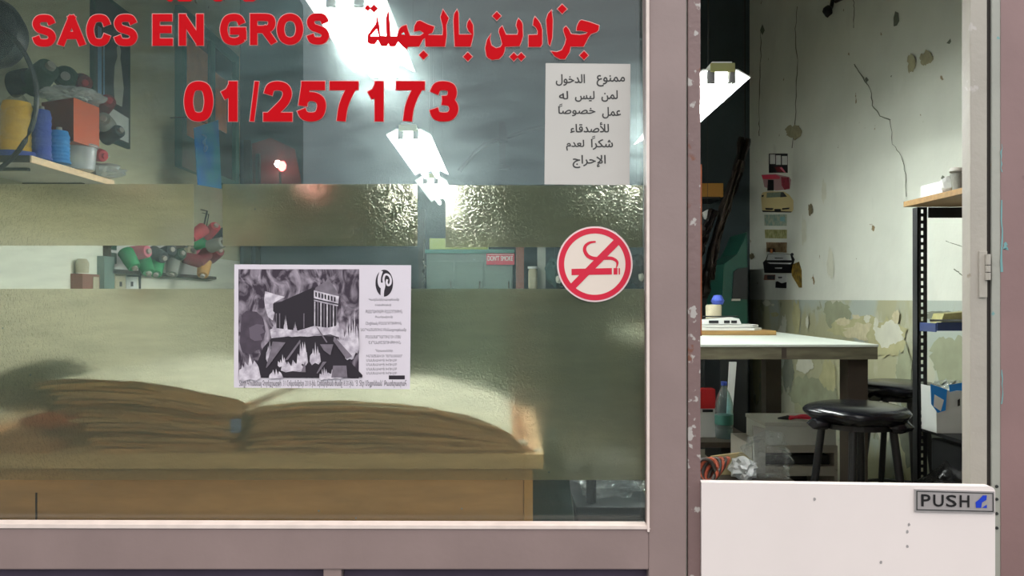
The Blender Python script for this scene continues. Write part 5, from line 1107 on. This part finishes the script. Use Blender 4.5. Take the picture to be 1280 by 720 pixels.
for px, py, m, ax, word in ((249, 290, 'redthread', (-.4, -.6, -.5), 'red thread spool, left one at the top of the hanging cluster'), (264, 290, 'redthread', (.6, -.5, .5), 'red thread spool, right one at the top of the hanging cluster'), (273, 296, 'blackthread', (.7, -.4, .4), 'black thread spool at the right edge of the hanging cluster'),
    (248, 304, 'greenthread', (-.3, -.8, -.3), 'green thread spool at the left edge of the hanging cluster'), (259, 304, 'darkgreen', (.2, -.9, .1), 'dark green thread spool in the middle of the hanging cluster'), (269, 306, 'greythread', (.8, -.4, .2), 'grey thread spool at the right of the hanging cluster'),
    (246, 316, 'pinkthread', (-.5, -.6, .3), 'pink ended thread spool at the left of the hanging cluster'), (255, 321, 'winethread', (-.2, -.7, -.6), 'dark red thread spool low in the hanging cluster'), (267, 319, 'winethread', (.8, -.5, .4), 'dark red thread spool at the lower right of the hanging cluster'), (255, 334, 'orangethread', (.1, -.6, -.8), 'ochre thread spool hanging lowest in the cluster'), (243, 325, 'winethread', (-.8, -.5, .2), 'dark red thread spool pointing left in the hanging cluster')):
    d = 5.0; ax = Vector(ax).normalized(); spool(word, P(px, py, d+.12*math.sin(px))-ax*.05, ax, m, .125, .043, HG)
# things under the rack
ub = tag(obj('teal_strip', lbox(B(), 121, 134, 320, 372, .001, .04), 'tealpale'), 'narrow pale teal board on the left wall, left under the spool rack', 'board')
for i, (a, b, m) in enumerate(((143, 156, 'beigethread'), (157, 170, 'white'))):
    t = thing('wall_card', PL((a+b)/2, 362), ['cream card under the spool rack on the left wall', 'white card under the spool rack, right of the cream one'][i], 'card')
    obj('card', lbox(B(), a, b, 339, 372, .001, .006), m, t); obj('printed_mark', lbox(B(), a+5, a+8, 352, 358, .0065, .0075), 'darkprint', t)
ob_ = thing('wall_holder', PL(98, 360), 'small yellowed holder with a candle stub on the left wall', 'holder')
obj('holder_box', lbox(B(), 88, 110, 342, 374, .001, .06), 'brownpipe', ob_); obj('card', lbox(B(), 101, 108, 346, 366, .061, .065), 'beigethread', ob_)
p0 = Vector(PL(94, 342)); obj('candle', lathe(B(), [(.03, 0), (.032, .05), (.02, .07)], (XL+.035, p0.y, Z(341, p0.y)+.0), 14), 'yellowthread' if False else 'beigethread', ob_, smooth=True)
bm = B(); box(bm, XL+.01, XL+.05, F*XL/(218-VX), F*XL/(240-VX), Z(366, 5.2), Z(356, 5.2)); 
rp2 = thing('rail', PL(185, 350), 'thin dark strut under the spool rack on the left wall', 'strut'); obj('strut', tube(B(), [tuple(P(174, 322, 4.4)), tuple(P(175, 365, 4.4))], .006, 6), 'darkgrey', rp2); obj('wall_tie', tube(B(), [tuple(P(174, 345, 4.4)), (XL+.003, 4.4, P(174, 345, 4.4).z)], .005, 6), 'darkgrey', rp2); bm.free()

# ---------------------------------------------------------------- back of the shop
rd = thing('red_lamp', P(350, 212, 6.15), 'small glowing red lamp at the back of the shop under the digits 25', 'lamp')
q = P(350, 209, 6.12)
obj('bulb', lathe(B(), [(.012, -.03), (.03, -.01), (.034, .02), (.02, .045)], tuple(q+Vector((.015, 0, 0))), 16), 'redglow', rd, smooth=True); obj('bulb', lathe(B(), [(.01, -.02), (.024, 0), (.014, .03)], tuple(q+Vector((-.02, 0, .022))), 14), 'warmglow', rd, smooth=True)
obj('bracket', tube(B(), [tuple(q+Vector((0, 0, -.04))), tuple(q+Vector((0, .02, -.16))), (q.x, YB-.002, q.z-.17)], .009, 8), 'chrome', rd, smooth=True)
bm = B(); q0 = [P(a, b, 6.25) for a, b in ((306, 182), (338, 172), (368, 186), (376, 226), (372, 262), (318, 260), (306, 228))]
prism(bm, [(v.x, v.z) for v in q0], 'y', 6.255, 6.27); rc_ = tag(obj('red_cloth', bm, 'redcloth'), 'dark red hanging behind the glowing red lamp on the back wall', 'cloth')
for px, w, t_, nm in ((309, 9, 175, 'left'), (322, 5, 192, 'right')):
    a = P(px-w/2, t_, 6.2); b = P(px+w/2, VY+EYE*F/6.2, 6.2); tag(obj('dark_post', box(B(), a.x, b.x, 6.18, 6.21, b.z, a.z), 'fabric'), 'dark hanging strip, the %s of two left of the red lamp' % ('broader left' if nm == 'left' else 'thin right'), 'strip')
for o in list(COL.objects):
    if o.name.startswith('dark_post'): o.location.y = 6.215
# cupboard with green doors
cd = 5.95
cb = thing('teal_cupboard', (X(585, cd), cd+.17, 0), 'pale teal cupboard at the back of the shop with the red notice', 'cupboard')
x0, x1, zt = X(533, cd), X(641, cd), Z(317, cd)
obj('body', box(B(), x0, x1, cd, YB-.01, 0, zt), 'tealpale', cb)
for k in range(3):
    a = x0+(x1-x0)*k/3+.008; b = x0+(x1-x0)*(k+1)/3-.008
    dr_ = obj('door', box(B(), a, b, cd-.016, cd-.001, .05, zt-.06, bev=.002), 'tealpale', cb); obj('handle', tube(B(), [(b-.025, cd-.022, 1.15), (b-.025, cd-.022, 1.28)], .005, 6), 'chrome', dr_)
obj('cornice', box(B(), x0-.01, x1+.01, cd-.03, YB-.01, zt+.001, zt+.03), 'teal', cb)
yg = tag(obj('yellow_green_box', box(B(), X(537, cd), X(610, cd), cd-.02, cd+.2, zt+.031, zt+.031+.085, bev=.004), 'yellowgreen'), 'long yellow green box on top of the teal cupboard', 'box')
ns = thing('red_notice', P(625, 331, cd-.03), "small red notice reading DON'T SMOKE at the back of the shop", 'notice')
a, b = P(608, 331, cd-.034), P(643, 317, cd-.034); obj('plate', box(B(), a.x, b.x, cd-.037, cd-.031, a.z, b.z), 'redsign', ns)
onb = lambda u, v: tuple(P(u, v, cd-.038)); bm = B(); text_in(bm, "DON'T SMOKE", 609.5, 641, 319.8, 326, onb, fat=.12); obj('lettering', bm, 'white', ns)
bm = B(); fill(bm, [[(609, 318), (642, 318), (642, 318.6), (609, 318.6)]], onb); obj('white_line', bm, 'white', ns)
def pole(px0, px1, pt, pb, d, m, nm, label, cat):
    return tag(obj(nm, box(B(), X(px0, d), X(px1, d), d, d+.06, Z(pb, d), Z(pt, d)), m), label, cat)
z_ = Z(300, 5.9)
tag(obj('brown_post', box(B(), X(645, 5.9), X(655, 5.9), 5.9, 5.96, 0, z_), 'brownpipe'), 'rusty brown post right of the teal cupboard', 'post')
tag(obj('grey_post', box(B(), X(672, 5.9), X(682, 5.9), 5.9, 5.96, 0, Z(292, 5.9)), 'jamb2'), 'pale grey post right of the white cylinder at the back', 'post')
tag(obj('grey_post', box(B(), X(523, 5.9), X(531, 5.9), 5.9, 5.94, 0, Z(262, 5.9)), 'darkgrey'), 'dark thin post left of the teal cupboard', 'post')
sd = thing('stand', (X(666, 5.8), 5.83, 0), 'dark stand carrying the white cylinder between the two posts', 'stand'); zs = Z(361, 5.8)
obj('plate', box(B(), X(658, 5.8), X(674, 5.8), 5.78, 5.88, zs-.02, zs), 'blackmetal', sd); obj('foot', box(B(), X(662, 5.8), X(670, 5.8), 5.81, 5.85, 0, zs-.021), 'blackmetal', sd)
wc = thing('white_cylinder', (X(666, 5.8), 5.83, zs), 'white cylinder with a cap at the back of the shop, left of the grey post', 'cylinder')
obj('body', lathe(B(), [(.03, 0), (.034, .01), (.034, .13), (.028, .15)], (X(666, 5.83), 5.83, zs+.001), 18), 'beigethread', wc, smooth=True); obj('cap', lathe(B(), [(.038, 0), (.038, .016)], (X(666, 5.83), 5.83, zs+.152), 18), 'white', wc)
# dangling thing in the left clear strip
dg_ = thing('hanging_chain', P(531, 345, 5.7), 'thin shiny chain of clips hanging left of the teal cupboard', 'chain')
for k in range(5): q = P(529+k%2*2, 326+k*7, 5.75); obj('clip', lathe(B(), [(.008, -.015), (.014, 0), (.008, .015)], tuple(q), 8), 'chrome', dg_)
obj('cord', tube(B(), [tuple(P(530, 300, 5.78)), tuple(P(530, 356, 5.78))], .003, 5), 'chrome', dg_); obj('hook', tube(B(), [tuple(P(530, 300, 5.78)), (P(530, 300, 5.78).x, 5.9, P(530, 300, 5.78).z)], .003, 5), 'chrome', dg_)
# pipes on the back wall above the cupboard
pi_ = thing('pipe_bracket', P(628, 200, 6.2), 'dark curved pipe crossing an upright bar on the back wall, left of the paper notice', 'pipe')
obj('upright', box(B(), X(624, 6.2), X(632, 6.2), 6.22, 6.26, Z(205, 6.2), Z(151, 6.2)), 'blackmetal', pi_)
obj('pipe', tube(B(), [tuple(P(u, v, 6.16)) for u, v in catmull([(574, 214), (590, 195), (606, 180), (632, 172), (660, 163), (684, 157), (720, 150)], 4)], .017, 8), 'blackmetal', pi_, smooth=True)
obj('clamp', box(B(), X(624, 6.2), X(634, 6.2), 6.12, 6.22, Z(178, 6.2), Z(166, 6.2)), 'blackmetal', pi_); obj('box_end', box(B(), X(624, 6.2), X(638, 6.2), 6.2, 6.26, Z(211, 6.2), Z(206, 6.2)), 'darkgrey', pi_)
# right of the sticker: clutter against the back
for i, (a, b, c, d_, m, lab, h_) in enumerate(((688, 700, 330, 352, 'darkteal', 'dark teal bundle behind the no smoking sticker, left side', 0), (790, 802, 325, 350, 'fabric', 'dark bundle visible right of the no smoking sticker', 0))):
    d = 5.6; zc = Z((c+d_)/2, d); cx = X((a+b)/2, d)
    t = thing('hanging_bundle', (cx, d, zc-.1), lab, 'bundle'); bm = B(); blob(bm, (cx, d, zc), (.07, .06, .11), i+3, .35, 2, 3); obj('cloth', bm, m, t, smooth=True)
    bm = B(); blob(bm, (cx+.02, d-.06, zc-.05), (.022, .02, .03), i+5, .3, 2, 2); obj('pale_tag', bm, 'skin', t, smooth=True)
    obj('cord', tube(B(), [(cx, d, zc+.1), (cx, d, ZC)], .003, 5), 'darkgrey', t)
# dark things at the far right, seen beside the door jamb
M['hidelight'] = mat('worn_brown_leather', S(92, 78, 66), .4, noise_amt=.6, noise_scale=16, bump=.8, bump_scale=20)
hl = thing('leather_hides', P(905, 350, 5.6), 'dark crumpled leather strips hanging slantwise at the back, left of the right wall', 'leather')
random.seed(8)
def strip(pts, w, d, m, nm='hide'):
    bm = B(); q = catmull(pts, 7); L = []
    for i, (u, v) in enumerate(q):
        a = q[max(0, i-1)]; b = q[min(len(q)-1, i+1)]; t = Vector((b[0]-a[0], b[1]-a[1])).normalized(); n_ = Vector((-t.y, t.x)); row = []
        for k in range(7):
            s_ = (k/6-.5)*w*(.8+.4*noise.noise(Vector((i*.3, d, 0)))); row.append(bm.verts.new(P(u+n_.x*s_, v+n_.y*s_, d+.10*noise.noise(Vector((k*.6, i*.25, d*3))))))
        L.append(row)
    for i in range(len(L)-1):
        for k in range(6): bm.faces.new((L[i][k], L[i][k+1], L[i+1][k+1], L[i+1][k]))
    bmesh.ops.solidify(bm, geom=bm.faces[:], thickness=.006); return obj(nm, bm, m, hl, smooth=True)
strip([(931, 172), (922, 215), (908, 255), (895, 300), (884, 345), (878, 372)], 17, 5.15, 'hide'); strip([(926, 200), (908, 262), (896, 305), (890, 350)], 9, 5.02, 'hidelight'); strip([(893, 262), (884, 285), (876, 310), (868, 330)], 14, 5.1, 'hide')
obj('hanging_rail', tube(B(), [tuple(P(931, 174, 5.15)), (P(931, 172, 5.15).x, 5.15, ZC)], .005, 6), 'blackmetal', hl)
a, b = P(860, 246, 6.0), P(904, 229, 6.0); br = thing('brown_box', (a.x, 6.1, a.z), 'ochre brown box on a high bracket in the dark corner beside the jamb', 'box')
obj('body', box(B(), a.x, b.x, 6.0, 6.2, a.z, b.z), 'orangethread', br); obj('bracket', box(B(), a.x+.02, b.x-.02, 6.0, YB-.003, a.z-.02, a.z-.001), 'blackmetal', br)
bm = B(); q0 = [P(u, v, 5.9) for u, v in ((877, 266), (884, 262), (891, 270), (888, 276), (880, 274))]; prism(bm, [(v.x, v.z) for v in q0], 'y', 5.88, 5.90)
wp = thing('white_tag', P(883, 276, 5.9), 'small white paper scrap pinned in the dark corner beside the jamb', 'paper'); obj('sheet', bm, 'white', wp); q = P(884, 263, 5.9); obj('string', tube(B(), [(q.x, 5.89, q.z), (q.x, 5.89, ZC)], .0015, 4), 'darkgrey', wp)
gm = thing('green_machine_cover', P(915, 400, 5.5), 'green metal cover with a peaked top standing in the dark corner behind the work table', 'machine')
q0 = [P(u, v, 5.3) for u, v in ((900, 430), (905, 330), (921, 318), (930, 300), (934, 290), (934.5, 430))]
bm = B(); prism(bm, [(v.x, v.z) for v in q0][::1], 'y', 5.3, 5.7); obj('body', bm, 'green', gm)
q0 = [P(u, v, 5.29) for u, v in ((915, 374), (917, 340), (922, 336), (934, 334), (934, 374))]; bm = B(); prism(bm, [(v.x, v.z) for v in q0], 'y', 5.28, 5.299); obj('dark_opening', bm, 'blackmetal', gm)
a, b = P(914, 376, 5.28), P(925, 373.5, 5.28); obj('trim', box(B(), a.x, b.x, 5.272, 5.279, a.z, b.z), 'jamb', gm)
a = P(900, 430, 5.3); b = P(934.5, 430, 5.3); obj('pedestal', box(B(), a.x, b.x, 5.3, 5.7, 0, a.z-.001), 'blackmetal', gm)
dk = tag(obj('dark_recess_block', box(B(), X(860, 5.9)+.0, X(934, 5.9), 5.9, 6.28, 0, Z(330, 5.9)), 'fabric'), 'tall dark block standing for the dark recess in the corner behind the leather strips', 'cupboard')  # dark block added in place of the shaded corner recess

# low things behind the window, right of the counter
ld = 2.5
lb2 = thing('floor_crate', (X(740, ld), ld+.2, 0), 'dark low chest behind the lower right corner of the window', 'chest'); lz2 = Z(633, ld)
obj('body', box(B(), X(722, ld), X(815, ld), ld, ld+.5, 0, lz2-.03, bev=.004), 'fabric', lb2); obj('lid', box(B(), X(720, ld), X(817, ld), ld-.01, ld+.51, lz2-.029, lz2, bev=.004), 'blackmetal', lb2)
bm = B(); blob(bm, (X(772, ld), ld+.16, lz2+.055), (.12, .10, .06), 5, .45, 2, 4, flat=.053); tag(obj('plastic_bag', bm, 'plastic'), 'crumpled clear bag on the dark chest behind the lower right of the window', 'bag')
jr = thing('dark_canister', (X(741, ld), ld+.07, lz2), 'dark canister standing left of the clear bag on the chest', 'canister')
obj('body', lathe(B(), [(.016, 0), (.017, .005), (.017, .10), (.012, .11)], (X(741, ld), ld+.05, lz2+.001), 14), 'blackthread', jr, smooth=True); obj('cap', lathe(B(), [(.010, 0), (.010, .012)], (X(741, ld), ld+.05, lz2+.112), 10), 'greythread', jr)
bm = B(); 
prism(bm, [(X(668, 2.45), 0), (X(722, 2.45), 0), (X(724, 2.45), .35), (X(712, 2.45), Z(600, 2.45)), (X(700, 2.45), Z(560, 2.45)), (X(676, 2.45), Z(556, 2.45)), (X(666, 2.45), Z(600, 2.45))], 'y', 2.47, 2.62)
bmesh.ops.subdivide_edges(bm, edges=bm.edges[:], cuts=3, use_grid_fill=True)
for v in bm.verts: v.co += Vector((0, .03*noise.noise(v.co*9), .01*noise.noise(v.co*7)))
tag(obj('cloth_sack', bm, 'darkteal', smooth=True), 'dark teal cloth sack standing right of the counter', 'sack')
